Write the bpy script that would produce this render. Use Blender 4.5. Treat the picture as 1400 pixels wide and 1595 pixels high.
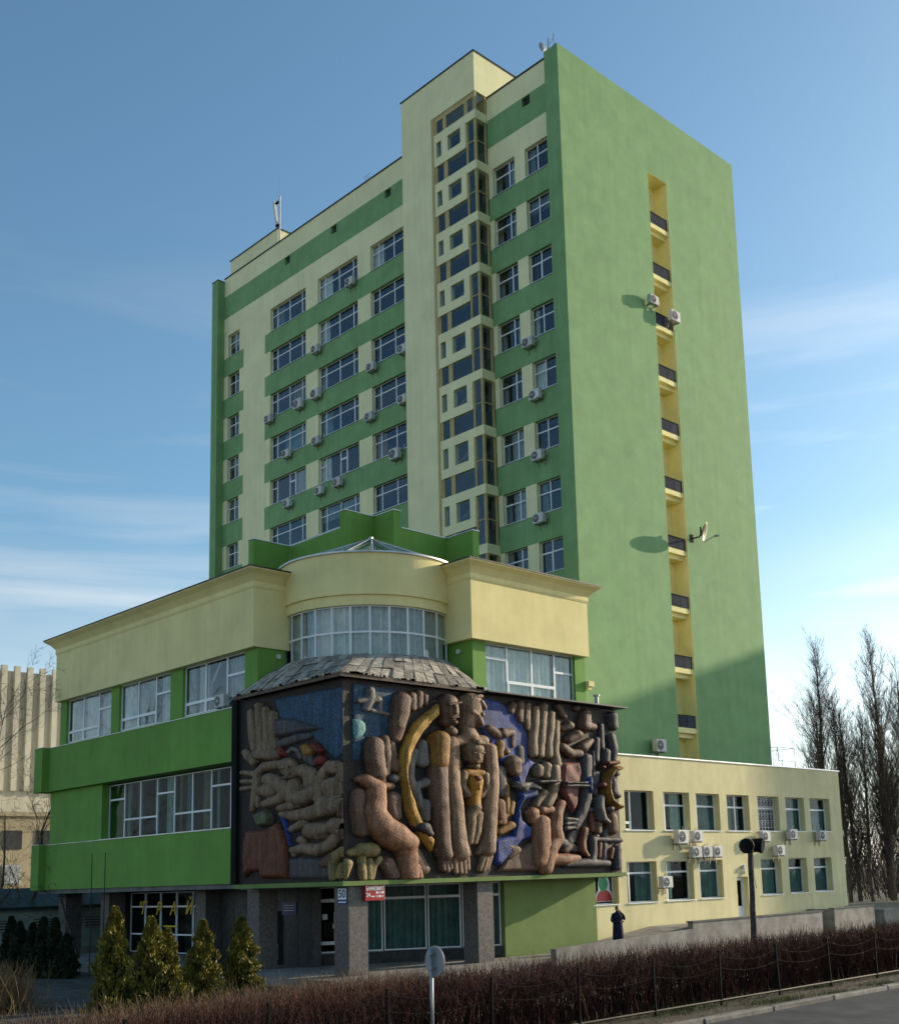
import bpy, bmesh, math, random
import numpy as np
from mathutils import Vector, Matrix
for o in list(bpy.data.objects): bpy.data.objects.remove(o)
SC = bpy.context.scene
COL = SC.collection
R = math.radians
random.seed(7)

# ------------------------------------------------------------------ camera
cam = bpy.data.cameras.new('camera'); camo = bpy.data.objects.new('camera', cam); COL.objects.link(camo)
YAW, PITCH, ROLL = 0.7766, 0.1662, -0.0320
f = Vector((math.cos(PITCH)*math.cos(YAW), math.cos(PITCH)*math.sin(YAW), math.sin(PITCH)))
r = f.cross(Vector((0, 0, 1))).normalized(); u = r.cross(f)
r2 = math.cos(ROLL)*r + math.sin(ROLL)*u; u2 = -math.sin(ROLL)*r + math.cos(ROLL)*u
m = Matrix((r2, u2, -f)).transposed().to_4x4(); m.translation = Vector((-43.388, -37.808, 3.6007))
camo.matrix_world = m
cam.sensor_fit = 'VERTICAL'; cam.sensor_height = 36.0; cam.sensor_width = 36.0
cam.lens = 1827.62/1595*36
cam.shift_x = (700-800.58)/1595; cam.shift_y = (1057.59-797.5)/1595
cam.clip_end = 3000; cam.clip_start = 0.5
SC.camera = camo

# ------------------------------------------------------------------ world, sun, exposure
SUN_EL, SUN_AZ = 17.1, -12.0         # degrees; azimuth counter-clockwise from +X
w = bpy.data.worlds.new('World'); SC.world = w; w.use_nodes = True
nt = w.node_tree; nt.nodes.clear()
out = nt.nodes.new('ShaderNodeOutputWorld'); bg = nt.nodes.new('ShaderNodeBackground')
sky = nt.nodes.new('ShaderNodeTexSky'); sky.sky_type = 'NISHITA'; sky.sun_disc = False
sky.sun_elevation = R(SUN_EL); sky.sun_rotation = R(90-SUN_AZ)
sky.altitude = 100; sky.air_density = 1.0; sky.dust_density = 1.3; sky.ozone_density = 4.0
bg.inputs['Strength'].default_value = 0.15
tc = nt.nodes.new('ShaderNodeTexCoord')
mp = nt.nodes.new('ShaderNodeMapping'); mp.inputs['Scale'].default_value = (0.9, 0.9, 8.0); mp.inputs['Rotation'].default_value = (0.03, 0.05, 0.3)
nz = nt.nodes.new('ShaderNodeTexNoise'); nz.inputs['Scale'].default_value = 2.1; nz.inputs['Detail'].default_value = 7; nz.inputs['Roughness'].default_value = 0.55; nz.inputs['Distortion'].default_value = 0.3
cr = nt.nodes.new('ShaderNodeValToRGB'); cr.color_ramp.elements[0].position = 0.50; cr.color_ramp.elements[0].color = (0, 0, 0, 1); cr.color_ramp.elements[1].position = 0.74; cr.color_ramp.elements[1].color = (0.52, 0.52, 0.52, 1)
mx = nt.nodes.new('ShaderNodeMixRGB'); mx.blend_type = 'MIX'; mx.inputs['Color2'].default_value = (7.0, 7.6, 8.4, 1)
L = nt.links.new
L(tc.outputs['Generated'], mp.inputs['Vector']); L(mp.outputs['Vector'], nz.inputs['Vector']); L(nz.outputs['Fac'], cr.inputs['Fac'])
tn = nt.nodes.new('ShaderNodeMixRGB'); tn.blend_type = 'MULTIPLY'; tn.inputs['Fac'].default_value = 1.0; tn.inputs['Color2'].default_value = (0.92, 1.0, 0.87, 1)
sx = nt.nodes.new('ShaderNodeSeparateXYZ'); mr_ = nt.nodes.new('ShaderNodeMapRange'); mr_.inputs['From Min'].default_value = 0.52; mr_.inputs['From Max'].default_value = 0.22; mm_ = nt.nodes.new('ShaderNodeMath'); mm_.operation = 'MULTIPLY'
L(tc.outputs['Generated'], sx.inputs[0]); L(sx.outputs['Z'], mr_.inputs['Value']); L(mr_.outputs['Result'], mm_.inputs[0]); L(cr.outputs['Color'], mm_.inputs[1])
L(mm_.outputs[0], mx.inputs['Fac']); L(sky.outputs['Color'], tn.inputs['Color1']); L(tn.outputs['Color'], mx.inputs['Color1'])
bw = nt.nodes.new('ShaderNodeRGBToBW'); bm2 = nt.nodes.new('ShaderNodeMath'); bm2.operation = 'MULTIPLY'; bm2.inputs[1].default_value = 1.75
L(tn.outputs['Color'], bw.inputs[0]); L(bw.outputs[0], bm2.inputs[0]); bm3 = nt.nodes.new('ShaderNodeMath'); bm3.operation = 'MULTIPLY'; bm3.inputs[1].default_value = 2.3; L(bw.outputs[0], bm3.inputs[0]); L(bm3.outputs[0], mx.inputs['Color2'])
# thin bright haze low over the horizon
hz = nt.nodes.new('ShaderNodeMapRange'); hz.inputs['From Min'].default_value = 0.29; hz.inputs['From Max'].default_value = 0.03; hz.inputs['To Max'].default_value = 0.95
nz2 = nt.nodes.new('ShaderNodeTexNoise'); nz2.inputs['Scale'].default_value = 3.2; nz2.inputs['Detail'].default_value = 5; mp2 = nt.nodes.new('ShaderNodeMapping'); mp2.inputs['Scale'].default_value = (1.0, 1.0, 2.6)
L(tc.outputs['Generated'], mp2.inputs['Vector']); L(mp2.outputs['Vector'], nz2.inputs['Vector'])
nr = nt.nodes.new('ShaderNodeMapRange'); nr.inputs['From Min'].default_value = 0.38; nr.inputs['From Max'].default_value = 0.62; nr.inputs['To Min'].default_value = 0.45; L(nz2.outputs['Fac'], nr.inputs['Value'])
hm = nt.nodes.new('ShaderNodeMath'); hm.operation = 'MULTIPLY'; L(sx.outputs['Z'], hz.inputs['Value']); L(hz.outputs['Result'], hm.inputs[0]); L(nr.outputs['Result'], hm.inputs[1])
mh = nt.nodes.new('ShaderNodeMixRGB'); L(hm.outputs[0], mh.inputs['Fac']); L(mx.outputs['Color'], mh.inputs['Color1']); L(bm2.outputs[0], mh.inputs['Color2']); L(mh.outputs['Color'], bg.inputs['Color']); L(bg.outputs['Background'], out.inputs['Surface'])

sl = bpy.data.lights.new('sun', 'SUN'); slo = bpy.data.objects.new('sun', sl); COL.objects.link(slo)
sl.energy = 4.2; sl.angle = R(0.53); sl.color = (1.0, 0.83, 0.60)
sd = Vector((math.cos(R(SUN_EL))*math.cos(R(SUN_AZ)), math.cos(R(SUN_EL))*math.sin(R(SUN_AZ)), math.sin(R(SUN_EL))))
slo.rotation_euler = sd.to_track_quat('Z', 'Y').to_euler(); slo.location = sd*200
SC.view_settings.view_transform = 'Standard'; SC.view_settings.look = 'None'
SC.view_settings.exposure = 0.55; SC.view_settings.gamma = 1.0; SC.view_settings.use_curve_mapping = False

# ------------------------------------------------------------------ materials
MATS = {}
def mat(name, col, rough=0.8, var=0.12, scale=1.2, bump=0.15, bscale=40, metal=0.0, streak=0.0, spec=0.3, rnd=0.0, col2=None, stains=0.0):
    m = bpy.data.materials.new(name); m.use_nodes = True; nt = m.node_tree; N = nt.nodes; Lk = nt.links.new
    b = N['Principled BSDF']; b.inputs['Roughness'].default_value = rough; b.inputs['Metallic'].default_value = metal
    b.inputs['Specular IOR Level'].default_value = spec
    tc = N.new('ShaderNodeTexCoord'); geo = N.new('ShaderNodeNewGeometry')
    n1 = N.new('ShaderNodeTexNoise'); n1.inputs['Scale'].default_value = scale; n1.inputs['Detail'].default_value = 6; n1.inputs['Roughness'].default_value = 0.65
    Lk(geo.outputs['Position'], n1.inputs['Vector'])
    ramp = N.new('ShaderNodeValToRGB')
    c = np.array(col); d = np.array(col2) if col2 is not None else c*(1-var*2.2)
    ramp.color_ramp.elements[0].position = 0.3; ramp.color_ramp.elements[0].color = (*d, 1)
    ramp.color_ramp.elements[1].position = 0.66; ramp.color_ramp.elements[1].color = (*np.minimum(c*(1+var*0.5), 1), 1)
    Lk(n1.outputs['Fac'], ramp.inputs['Fac']); last = ramp.outputs['Color']
    def mul(fac_out, lo, hi, last):
        mr = N.new('ShaderNodeMapRange'); mr.inputs['To Min'].default_value = lo; mr.inputs['To Max'].default_value = hi
        Lk(fac_out, mr.inputs['Value'])
        mm = N.new('ShaderNodeMixRGB'); mm.blend_type = 'MULTIPLY'; mm.inputs['Fac'].default_value = 1
        Lk(last, mm.inputs['Color1']); Lk(mr.outputs['Result'], mm.inputs['Color2']); return mm.outputs['Color']
    if streak > 0:
        mp = N.new('ShaderNodeMapping'); mp.inputs['Scale'].default_value = (2.2, 2.2, 0.09)
        n2 = N.new('ShaderNodeTexNoise'); n2.inputs['Scale'].default_value = 1.4; n2.inputs['Detail'].default_value = 5
        Lk(geo.outputs['Position'], mp.inputs['Vector']); Lk(mp.outputs['Vector'], n2.inputs['Vector'])
        last = mul(n2.outputs['Fac'], 1-streak, 1+streak*0.6, last)
    if stains > 0:
        n4 = N.new('ShaderNodeTexNoise'); n4.inputs['Scale'].default_value = 0.16; n4.inputs['Detail'].default_value = 8
        Lk(geo.outputs['Position'], n4.inputs['Vector']); last = mul(n4.outputs['Fac'], 1-stains, 1+stains*0.8, last)
    if rnd > 0:
        oi = N.new('ShaderNodeObjectInfo'); last = mul(oi.outputs['Random'], 1-rnd, 1+rnd*0.5, last)
    Lk(last, b.inputs['Base Color'])
    if bump > 0:
        n3 = N.new('ShaderNodeTexNoise'); n3.inputs['Scale'].default_value = bscale; n3.inputs['Detail'].default_value = 4
        Lk(geo.outputs['Position'], n3.inputs['Vector'])
        bp = N.new('ShaderNodeBump'); bp.inputs['Strength'].default_value = bump; bp.inputs['Distance'].default_value = 0.03
        Lk(n3.outputs['Fac'], bp.inputs['Height']); Lk(bp.outputs['Normal'], b.inputs['Normal'])
    MATS[name] = m; return m
def tessera(name, col, var=0.30, scale=27.0):
    m = bpy.data.materials.new(name); m.use_nodes = True; nt = m.node_tree; N = nt.nodes; Lk = nt.links.new
    b = N['Principled BSDF']; b.inputs['Roughness'].default_value = 0.62; b.inputs['Specular IOR Level'].default_value = 0.25
    geo = N.new('ShaderNodeNewGeometry'); v = N.new('ShaderNodeTexVoronoi'); v.inputs['Scale'].default_value = scale
    Lk(geo.outputs['Position'], v.inputs['Vector'])
    sep = N.new('ShaderNodeSeparateColor'); Lk(v.outputs['Color'], sep.inputs['Color'])
    n1 = N.new('ShaderNodeTexNoise'); n1.inputs['Scale'].default_value = 2.2; n1.inputs['Detail'].default_value = 5; Lk(geo.outputs['Position'], n1.inputs['Vector'])
    ad = N.new('ShaderNodeMath'); ad.operation = 'ADD'; Lk(sep.outputs['Red'], ad.inputs[0]); Lk(n1.outputs['Fac'], ad.inputs[1])
    ramp = N.new('ShaderNodeValToRGB'); c = np.array(col)
    ramp.color_ramp.elements[0].position = 0.35; ramp.color_ramp.elements[0].color = (*(c*(1-var)), 1)
    ramp.color_ramp.elements[1].position = 1.3/2+0.25; ramp.color_ramp.elements[1].color = (*np.minimum(c*(1+var), 1), 1)
    hv = N.new('ShaderNodeMath'); hv.operation = 'MULTIPLY'; hv.inputs[1].default_value = 0.62; Lk(ad.outputs[0], hv.inputs[0])
    Lk(hv.outputs[0], ramp.inputs['Fac'])
    mp = N.new('ShaderNodeMapping'); mp.inputs['Scale'].default_value = (3.5, 3.5, 0.35); n5 = N.new('ShaderNodeTexNoise'); n5.inputs['Scale'].default_value = 1.5; n5.inputs['Detail'].default_value = 7; n5.inputs['Roughness'].default_value = 0.7
    Lk(geo.outputs['Position'], mp.inputs['Vector']); Lk(mp.outputs['Vector'], n5.inputs['Vector'])
    mr = N.new('ShaderNodeMapRange'); mr.inputs['From Min'].default_value = 0.32; mr.inputs['From Max'].default_value = 0.66; mr.inputs['To Min'].default_value = 0.42; mr.inputs['To Max'].default_value = 1.25; Lk(n5.outputs['Fac'], mr.inputs['Value'])
    mm = N.new('ShaderNodeMixRGB'); mm.blend_type = 'MULTIPLY'; mm.inputs['Fac'].default_value = 1; Lk(ramp.outputs['Color'], mm.inputs['Color1']); Lk(mr.outputs['Result'], mm.inputs['Color2']); Lk(mm.outputs['Color'], b.inputs['Base Color'])
    bp = N.new('ShaderNodeBump'); bp.inputs['Strength'].default_value = 0.5; bp.inputs['Distance'].default_value = 0.02
    Lk(v.outputs['Distance'], bp.inputs['Height']); Lk(bp.outputs['Normal'], b.inputs['Normal'])
    MATS[name] = m; return m
def glassmat(name, tint, refl=0.10, gcol=(0.9, 0.95, 1.0), pw=5.0):
    m = bpy.data.materials.new(name); m.use_nodes = True; nt = m.node_tree; N = nt.nodes; Lk = nt.links.new; N.clear()
    o = N.new('ShaderNodeOutputMaterial'); mix = N.new('ShaderNodeMixShader'); t = N.new('ShaderNodeBsdfTransparent'); g = N.new('ShaderNodeBsdfGlossy')
    t.inputs['Color'].default_value = (*tint, 1); g.inputs['Roughness'].default_value = 0.03; g.inputs['Color'].default_value = (*gcol, 1)
    g2 = N.new('ShaderNodeNewGeometry'); dt = N.new('ShaderNodeVectorMath'); dt.operation = 'DOT_PRODUCT'; Lk(g2.outputs['Incoming'], dt.inputs[0]); Lk(g2.outputs['True Normal'], dt.inputs[1])
    ab = N.new('ShaderNodeMath'); ab.operation = 'ABSOLUTE'; Lk(dt.outputs['Value'], ab.inputs[0]); om = N.new('ShaderNodeMath'); om.operation = 'SUBTRACT'; om.inputs[0].default_value = 1.0; om.use_clamp = True; Lk(ab.outputs[0], om.inputs[1])
    fr = N.new('ShaderNodeMath'); fr.operation = 'POWER'; fr.inputs[1].default_value = pw; Lk(om.outputs[0], fr.inputs[0])
    geo = N.new('ShaderNodeNewGeometry'); n = N.new('ShaderNodeTexNoise'); n.inputs['Scale'].default_value = 0.9; Lk(geo.outputs['Position'], n.inputs['Vector'])
    bp = N.new('ShaderNodeBump'); bp.inputs['Strength'].default_value = 0.12; bp.inputs['Distance'].default_value = 0.05; Lk(n.outputs['Fac'], bp.inputs['Height']); Lk(bp.outputs['Normal'], g.inputs['Normal'])
    ad = N.new('ShaderNodeMath'); ad.operation = 'ADD'; ad.inputs[1].default_value = refl; Lk(fr.outputs[0], ad.inputs[0]); ad.use_clamp = True
    Lk(ad.outputs[0], mix.inputs[0]); Lk(t.outputs[0], mix.inputs[1]); Lk(g.outputs[0], mix.inputs[2]); Lk(mix.outputs[0], o.inputs[0])
    MATS[name] = m; return m

mat('tower_green', (0.215, 0.385, 0.16), var=0.08, scale=0.8, streak=0.17, bump=0.2, bscale=9, stains=0.12)
mat('tower_yellow', (0.83, 0.79, 0.46), var=0.05, scale=0.6, streak=0.10, bump=0.1, bscale=14, stains=0.12)
mat('balcony_yellow', (0.88, 0.80, 0.36), var=0.06, streak=0.06)
mat('block_green', (0.16, 0.33, 0.06), var=0.07, scale=0.7, streak=0.14, bump=0.12, bscale=14, stains=0.14)
mat('block_yellow', (0.83, 0.72, 0.33), var=0.06, scale=0.6, streak=0.10, bump=0.12, bscale=14, stains=0.10)
mat('wing_yellow', (0.74, 0.66, 0.36), var=0.07, scale=0.6, streak=0.16, bump=0.15, bscale=14, stains=0.12)
mat('box_green', (0.155, 0.235, 0.065), var=0.08, streak=0.1)
mat('ochre_frame', (0.48, 0.38, 0.16), rough=0.6, var=0.1, bump=0)
mat('white_frame', (0.78, 0.79, 0.80), rough=0.4, var=0.05, bump=0)
mat('coping', (0.03, 0.03, 0.03), rough=0.5, bump=0)
mat('light_coping', (0.55, 0.56, 0.56), rough=0.4, metal=0.5, bump=0)
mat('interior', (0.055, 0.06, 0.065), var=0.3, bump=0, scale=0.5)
mat('curtain', (0.66, 0.67, 0.58), rough=0.95, var=0.12, scale=3, bump=0, rnd=0.3)
mat('grey_curtain', (0.40, 0.42, 0.36), rough=0.95, var=0.15, scale=3, bump=0, rnd=0.35)
mat('brown_curtain', (0.26, 0.19, 0.13), rough=0.95, var=0.2, scale=3, bump=0, rnd=0.3)
mat('blind_green', (0.21, 0.27, 0.255), rough=0.9, var=0.15, scale=2, bump=0, rnd=0.15)
mat('soffit', (0.16, 0.16, 0.15), var=0.2)
mat('granite', (0.05, 0.048, 0.047), rough=0.5, var=0.3, scale=6, bump=0.05)
mat('granite_column', (0.13, 0.118, 0.106), rough=0.6, var=0.28, scale=9, bump=0.1)
mat('concrete', (0.30, 0.28, 0.25), var=0.22, scale=1.5, streak=0.15, bump=0.25, bscale=20, stains=0.15)
mat('paving', (0.085, 0.082, 0.078), var=0.25, scale=1.6, bump=0.2, rnd=0.35)
mat('asphalt', (0.042, 0.044, 0.049), rough=0.75, var=0.4, scale=1.1, bump=0.5, bscale=45, stains=0.5)
mat('sidewalk', (0.12, 0.115, 0.11), var=0.25, scale=0.7, bump=0.2, bscale=30)
mat('verge_soil', (0.075, 0.055, 0.04), var=0.35, scale=2.0, bump=0.7, bscale=14, col2=(0.04, 0.042, 0.022))
mat('soil', (0.24, 0.20, 0.145), var=0.35, scale=2.0, bump=0.7, bscale=14, col2=(0.15, 0.14, 0.09))
mat('kerb', (0.23, 0.215, 0.19), var=0.25, scale=3, bump=0.3, bscale=25, rnd=0.25)
mat('ac_white', (0.62, 0.61, 0.58), rough=0.5, var=0.08, scale=4, bump=0, streak=0.08, rnd=0.2)
mat('ac_dark', (0.07, 0.07, 0.075), rough=0.6, bump=0)
mat('steel', (0.30, 0.31, 0.32), rough=0.45, metal=0.7, bump=0)
mat('black_iron', (0.015, 0.014, 0.013), spec=0.1, rough=0.85, var=0.3, bump=0.1)
mat('rusty_iron', (0.045, 0.033, 0.027), rough=0.7, var=0.4, scale=6, bump=0.2)
mat('rail_sheet', (0.06, 0.068, 0.085), spec=0.05, rough=0.9, var=0.15, scale=2, bump=0, rnd=0.2)
mat('slate_sheet', (0.44, 0.39, 0.32), rough=0.75, var=0.35, scale=3.5, bump=0.5, bscale=9, rnd=0.45)
mat('batten', (0.16, 0.12, 0.085), rough=0.8, var=0.3, scale=8)
mat('sky_glass_frame', (0.45, 0.50, 0.50), rough=0.4, metal=0.4, bump=0)
mat('wood_pole', (0.075, 0.062, 0.055), var=0.35, scale=6, bump=0.5, bscale=20)
mat('bark', (0.085, 0.068, 0.055), var=0.35, scale=4, bump=0.3)
mat('twig', (0.075, 0.060, 0.050), var=0.3, scale=2, bump=0)
mat('golden_twig', (0.26, 0.17, 0.075), var=0.3, scale=2, bump=0)
mat('hedge_twig', (0.078, 0.031, 0.024), var=0.5, scale=0.9, bump=0, rough=0.85, col2=(0.024, 0.016, 0.012), spec=0.1)
mat('hedge_ochre', (0.13, 0.08, 0.04), var=0.4, scale=1.4, bump=0, rough=0.7)
mat('thuja', (0.20, 0.165, 0.022), var=0.4, scale=3.0, bump=0, rough=0.6, col2=(0.045, 0.055, 0.010))
mat('dark_thuja', (0.022, 0.040, 0.018), var=0.4, scale=2.5, bump=0, rough=0.7)
mat('grass', (0.075, 0.105, 0.020), var=0.45, scale=2.0, bump=0)
mat('beige_panel', (0.66, 0.61, 0.47), var=0.12, scale=0.15, streak=0.2, bump=0.1, stains=0.2)
mat('tan_panel', (0.50, 0.41, 0.26), var=0.15, scale=0.2, streak=0.15, bump=0.1, stains=0.2)
mat('pavilion_wall', (0.30, 0.36, 0.33), var=0.15, scale=1)
mat('pavilion_roof', (0.045, 0.085, 0.070), rough=0.5, var=0.2, rnd=0.3)
mat('red_sign', (0.42, 0.02, 0.025), rough=0.4, var=0.1, bump=0)
mat('white_paint', (0.80, 0.80, 0.80), rough=0.5, var=0.05, bump=0)
mat('pale_pink', (0.55, 0.36, 0.36), rough=0.5, var=0.05, bump=0)
mat('blue_paint', (0.02, 0.045, 0.16), rough=0.4, var=0.1, bump=0)
mat('yellow_letters', (0.60, 0.42, 0.03), rough=0.5, var=0.1, bump=0)
mat('green_print', (0.03, 0.30, 0.12), rough=0.5, bump=0)
mat('sign_grey', (0.26, 0.28, 0.30), rough=0.5, metal=0.4, var=0.1, bump=0)
mat('coat_navy', (0.012, 0.016, 0.045), rough=0.85, var=0.3, scale=6)
mat('cloth_black', (0.012, 0.012, 0.013), rough=0.9, var=0.2)
mat('skin', (0.42, 0.25, 0.18), rough=0.6, var=0.08, bump=0)
mat('hair', (0.025, 0.02, 0.017), rough=0.7, bump=0)
mat('dish_grey', (0.20, 0.185, 0.13), rough=0.5, var=0.1, bump=0)
mat('bag_white', (0.72, 0.74, 0.80), rough=0.7, bump=0.1)
tessera('stone', (0.215, 0.145, 0.088)); tessera('stonelight', (0.26, 0.155, 0.092)); tessera('umber', (0.135, 0.075, 0.048))
tessera('brown', (0.27, 0.125, 0.066)); tessera('blue', (0.024, 0.068, 0.12), .6); tessera('navy', (0.028, 0.055, 0.21), .6)
tessera('aqua', (0.16, 0.34, 0.33)); tessera('yellow', (0.50, 0.27, 0.05)); tessera('ochre', (0.26, 0.125, 0.025))
tessera('amber', (0.36, 0.16, 0.015)); tessera('rust', (0.15, 0.05, 0.022)); tessera('slate', (0.075, 0.068, 0.070)); tessera('grey', (0.15, 0.135, 0.12))
tessera('olive', (0.11, 0.115, 0.06)); tessera('red', (0.17, 0.03, 0.02)); tessera('rose', (0.20, 0.065, 0.055)); tessera('bluegrey', (0.08, 0.11, 0.20))
tessera('sand', (0.24, 0.18, 0.07)); tessera('childskin', (0.21, 0.13, 0.07)); tessera('relief_ground', (0.022, 0.015, 0.013), .6)
glassmat('glass', (0.90, 0.94, 0.95), 0.04); glassmat('shop_glass', (0.80, 0.90, 0.89), 0.006, pw=7.5); glassmat('skylight_glass', (0.60, 0.72, 0.68), 0.12)

# ------------------------------------------------------------------ mesh helpers
class MB:
    def __init__(s): s.v = []; s.f = []
    def add(s, v, f):
        n = len(s.v); s.v += [tuple(p) for p in v]; s.f += [tuple(i+n for i in q) for q in f]; return s
    def box(s, x0, x1, y0, y1, z0, z1):
        if x0 > x1: x0, x1 = x1, x0
        if y0 > y1: y0, y1 = y1, y0
        return s.add([(x0,y0,z0),(x1,y0,z0),(x1,y1,z0),(x0,y1,z0),(x0,y0,z1),(x1,y0,z1),(x1,y1,z1),(x0,y1,z1)],
                     [(0,3,2,1),(4,5,6,7),(0,1,5,4),(1,2,6,5),(2,3,7,6),(3,0,4,7)])
    def prism(s, pts, z0, z1):            # xy polygon (ccw) extruded in z
        n = len(pts)
        return s.add([(x,y,z0) for x,y in pts]+[(x,y,z1) for x,y in pts], [tuple(range(n-1,-1,-1)), tuple(range(n,2*n))]+[(i,(i+1)%n,(i+1)%n+n,i+n) for i in range(n)])
    def tube(s, pts, rad, n=6, caps=True):
        pts = [Vector(p) for p in pts]; rad = rad if hasattr(rad, '__len__') else [rad]*len(pts)
        rings = []
        for i, p in enumerate(pts):
            d = (pts[min(i+1, len(pts)-1)]-pts[max(i-1, 0)]).normalized()
            a = d.orthogonal().normalized() if abs(d.z) > 0.95 else d.cross(Vector((0,0,1))).normalized()
            if abs(d.z) > 0.95: a = (Vector((1,0,0))-d*d.x).normalized()
            b = d.cross(a)
            rings.append([p+(a*math.cos(2*math.pi*k/n)+b*math.sin(2*math.pi*k/n))*rad[i] for k in range(n)])
        v = [q for rg in rings for q in rg]; fs = []
        for i in range(len(rings)-1):
            for k in range(n): fs.append((i*n+k, i*n+(k+1)%n, (i+1)*n+(k+1)%n, (i+1)*n+k))
        if caps: fs.append(tuple(range(n-1,-1,-1))); fs.append(tuple((len(rings)-1)*n+k for k in range(n)))
        return s.add(v, fs)
    def rings(s, rgs, caps=True):
        n = len(rgs[0]); v = [q for g in rgs for q in g]; fs = []
        for i in range(len(rgs)-1):
            for k in range(n): fs.append((i*n+k, i*n+(k+1)%n, (i+1)*n+(k+1)%n, (i+1)*n+k))
        if caps: fs.append(tuple(range(n-1,-1,-1))); fs.append(tuple((len(rgs)-1)*n+k for k in range(n)))
        return s.add(v, fs)
    def mesh(s, name, material, smooth=False):
        me = bpy.data.meshes.new(name); me.from_pydata(s.v, [], s.f)
        if material: me.materials.append(MATS[material])
        if smooth: me.polygons.foreach_set('use_smooth', [True]*len(me.polygons))
        me.update(); return me
    def build(s, name, material, parent=None, smooth=False, origin=None):   # world coordinates, shifted under parent
        off = Vector(origin) if origin else (world(parent) if parent else Vector((0,0,0)))
        if parent or origin: s.v = [tuple(Vector(p)-off) for p in s.v]
        o = put(name, s.mesh(name, material, smooth), parent)
        if origin: o.location = off - (world(parent) if parent else Vector((0,0,0)))
        return o
def fastmesh(name, verts, faces4, material, smooth=False):
    me = bpy.data.meshes.new(name); verts = np.asarray(verts, np.float32); fa = np.asarray(faces4, np.int32); k = fa.shape[1]
    me.vertices.add(len(verts)); me.vertices.foreach_set('co', verts.ravel())
    me.loops.add(fa.size); me.loops.foreach_set('vertex_index', fa.ravel())
    me.polygons.add(len(fa)); me.polygons.foreach_set('loop_start', np.arange(len(fa), dtype=np.int32)*k)
    me.polygons.foreach_set('loop_total', np.full(len(fa), k, np.int32))
    if smooth: me.polygons.foreach_set('use_smooth', np.ones(len(fa), bool))
    me.materials.append(MATS[material]); me.update(calc_edges=True); me.validate(); return me
WPOS = {}
def world(o):
    v = Vector((0,0,0))
    while o is not None: v += Vector(o.location); o = o.parent
    return v
def put(name, me, parent=None, loc=(0,0,0), rz=0.0):
    o = bpy.data.objects.new(name, me); COL.objects.link(o); o.parent = parent; o.location = loc; o.rotation_euler = (0,0,rz); return o
def thing(name, label, cat, loc=(0,0,0), group=None, rz=0.0):
    o = bpy.data.objects.new(name, None); COL.objects.link(o); o.location = loc; o.rotation_euler = (0,0,rz); o.empty_display_size = 0.3
    o['label'] = label; o['category'] = cat
    if group: o['group'] = group
    return o
def tag(o, label, cat, group=None):
    o['label'] = label; o['category'] = cat
    if group: o['group'] = group
    return o
def struct(o): o['kind'] = 'structure'; return o
def copy_tree(o, parent=None):
    c = o.copy(); COL.objects.link(c); c.parent = parent
    for ch in o.children: copy_tree(ch, c)
    return c
def grid_wall(mb, face, plane, th, u0, u1, z0, z1, holes):
    """solid wall with rectangular openings; face 'L' = plane x (u is y), face 'R' = plane y (u is x)"""
    us = sorted({u0, u1, *[min(max(h[0], u0), u1) for h in holes], *[min(max(h[1], u0), u1) for h in holes]})
    zs = sorted({z0, z1, *[min(max(h[2], z0), z1) for h in holes], *[min(max(h[3], z0), z1) for h in holes]})
    for k in range(len(zs)-1):
        run = None
        for i in range(len(us)):
            solid = False
            if i < len(us)-1:
                um = (us[i]+us[i+1])/2; zm = (zs[k]+zs[k+1])/2
                solid = not any(h[0] < um < h[1] and h[2] < zm < h[3] for h in holes)
            if solid and run is None: run = us[i]
            if not solid and run is not None:
                if face == 'L': mb.box(plane, plane+th, run, us[i], zs[k], zs[k+1])
                else: mb.box(run, us[i], plane, plane+th, zs[k], zs[k+1])
                run = None
    return mb
# ---- windows: local x to the right seen from outside, y inward, z up
MCACHE = {}
def pane_mesh(wd, h, gm):
    k = ('pane', round(wd,3), round(h,3), gm)
    if k not in MCACHE: MCACHE[k] = MB().box(0, wd, 0, 0.012, 0, h).mesh('pane', gm)
    return MCACHE[k]
def curtain_mesh(wd, h, cm, seed=0):
    k = ('cur', round(wd,2), round(h,2), cm, seed)
    if k not in MCACHE:
        rnd = random.Random(seed); n = max(6, int(wd/0.07)); ph = [rnd.uniform(-.6,.6) for _ in range(n+1)]
        v = []; fs = []
        for i in range(n+1):
            x = wd*i/n; y = 0.07*math.sin(i*1.7+ph[i])
            v += [(x,y,0),(x,y,h),(x,y+0.01,0),(x,y+0.01,h)]
        for i in range(n):
            a = 4*i; b = 4*(i+1); fs += [(a,b,b+1,a+1),(b+2,a+2,a+3,b+3)]
        MCACHE[k] = MB().add(v, fs).mesh('curtain', cm)
    return MCACHE[k]
def frame_mesh(cells, bw, dp, fm):
    k = ('frame', tuple(cells), bw, dp, fm)
    if k not in MCACHE:
        mb = MB()
        for (a,b,c,d,op) in cells:
            e = bw*(1.7 if op else 1.0); y0 = -0.012 if op else 0.0
            mb.box(a,a+e,y0,dp,c,d); mb.box(b-e,b,y0,dp,c,d); mb.box(a+e,b-e,y0,dp,c,c+e); mb.box(a+e,b-e,y0,dp,d-e,d)
        MCACHE[k] = mb.mesh('window_frame', fm)
    return MCACHE[k]
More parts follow.
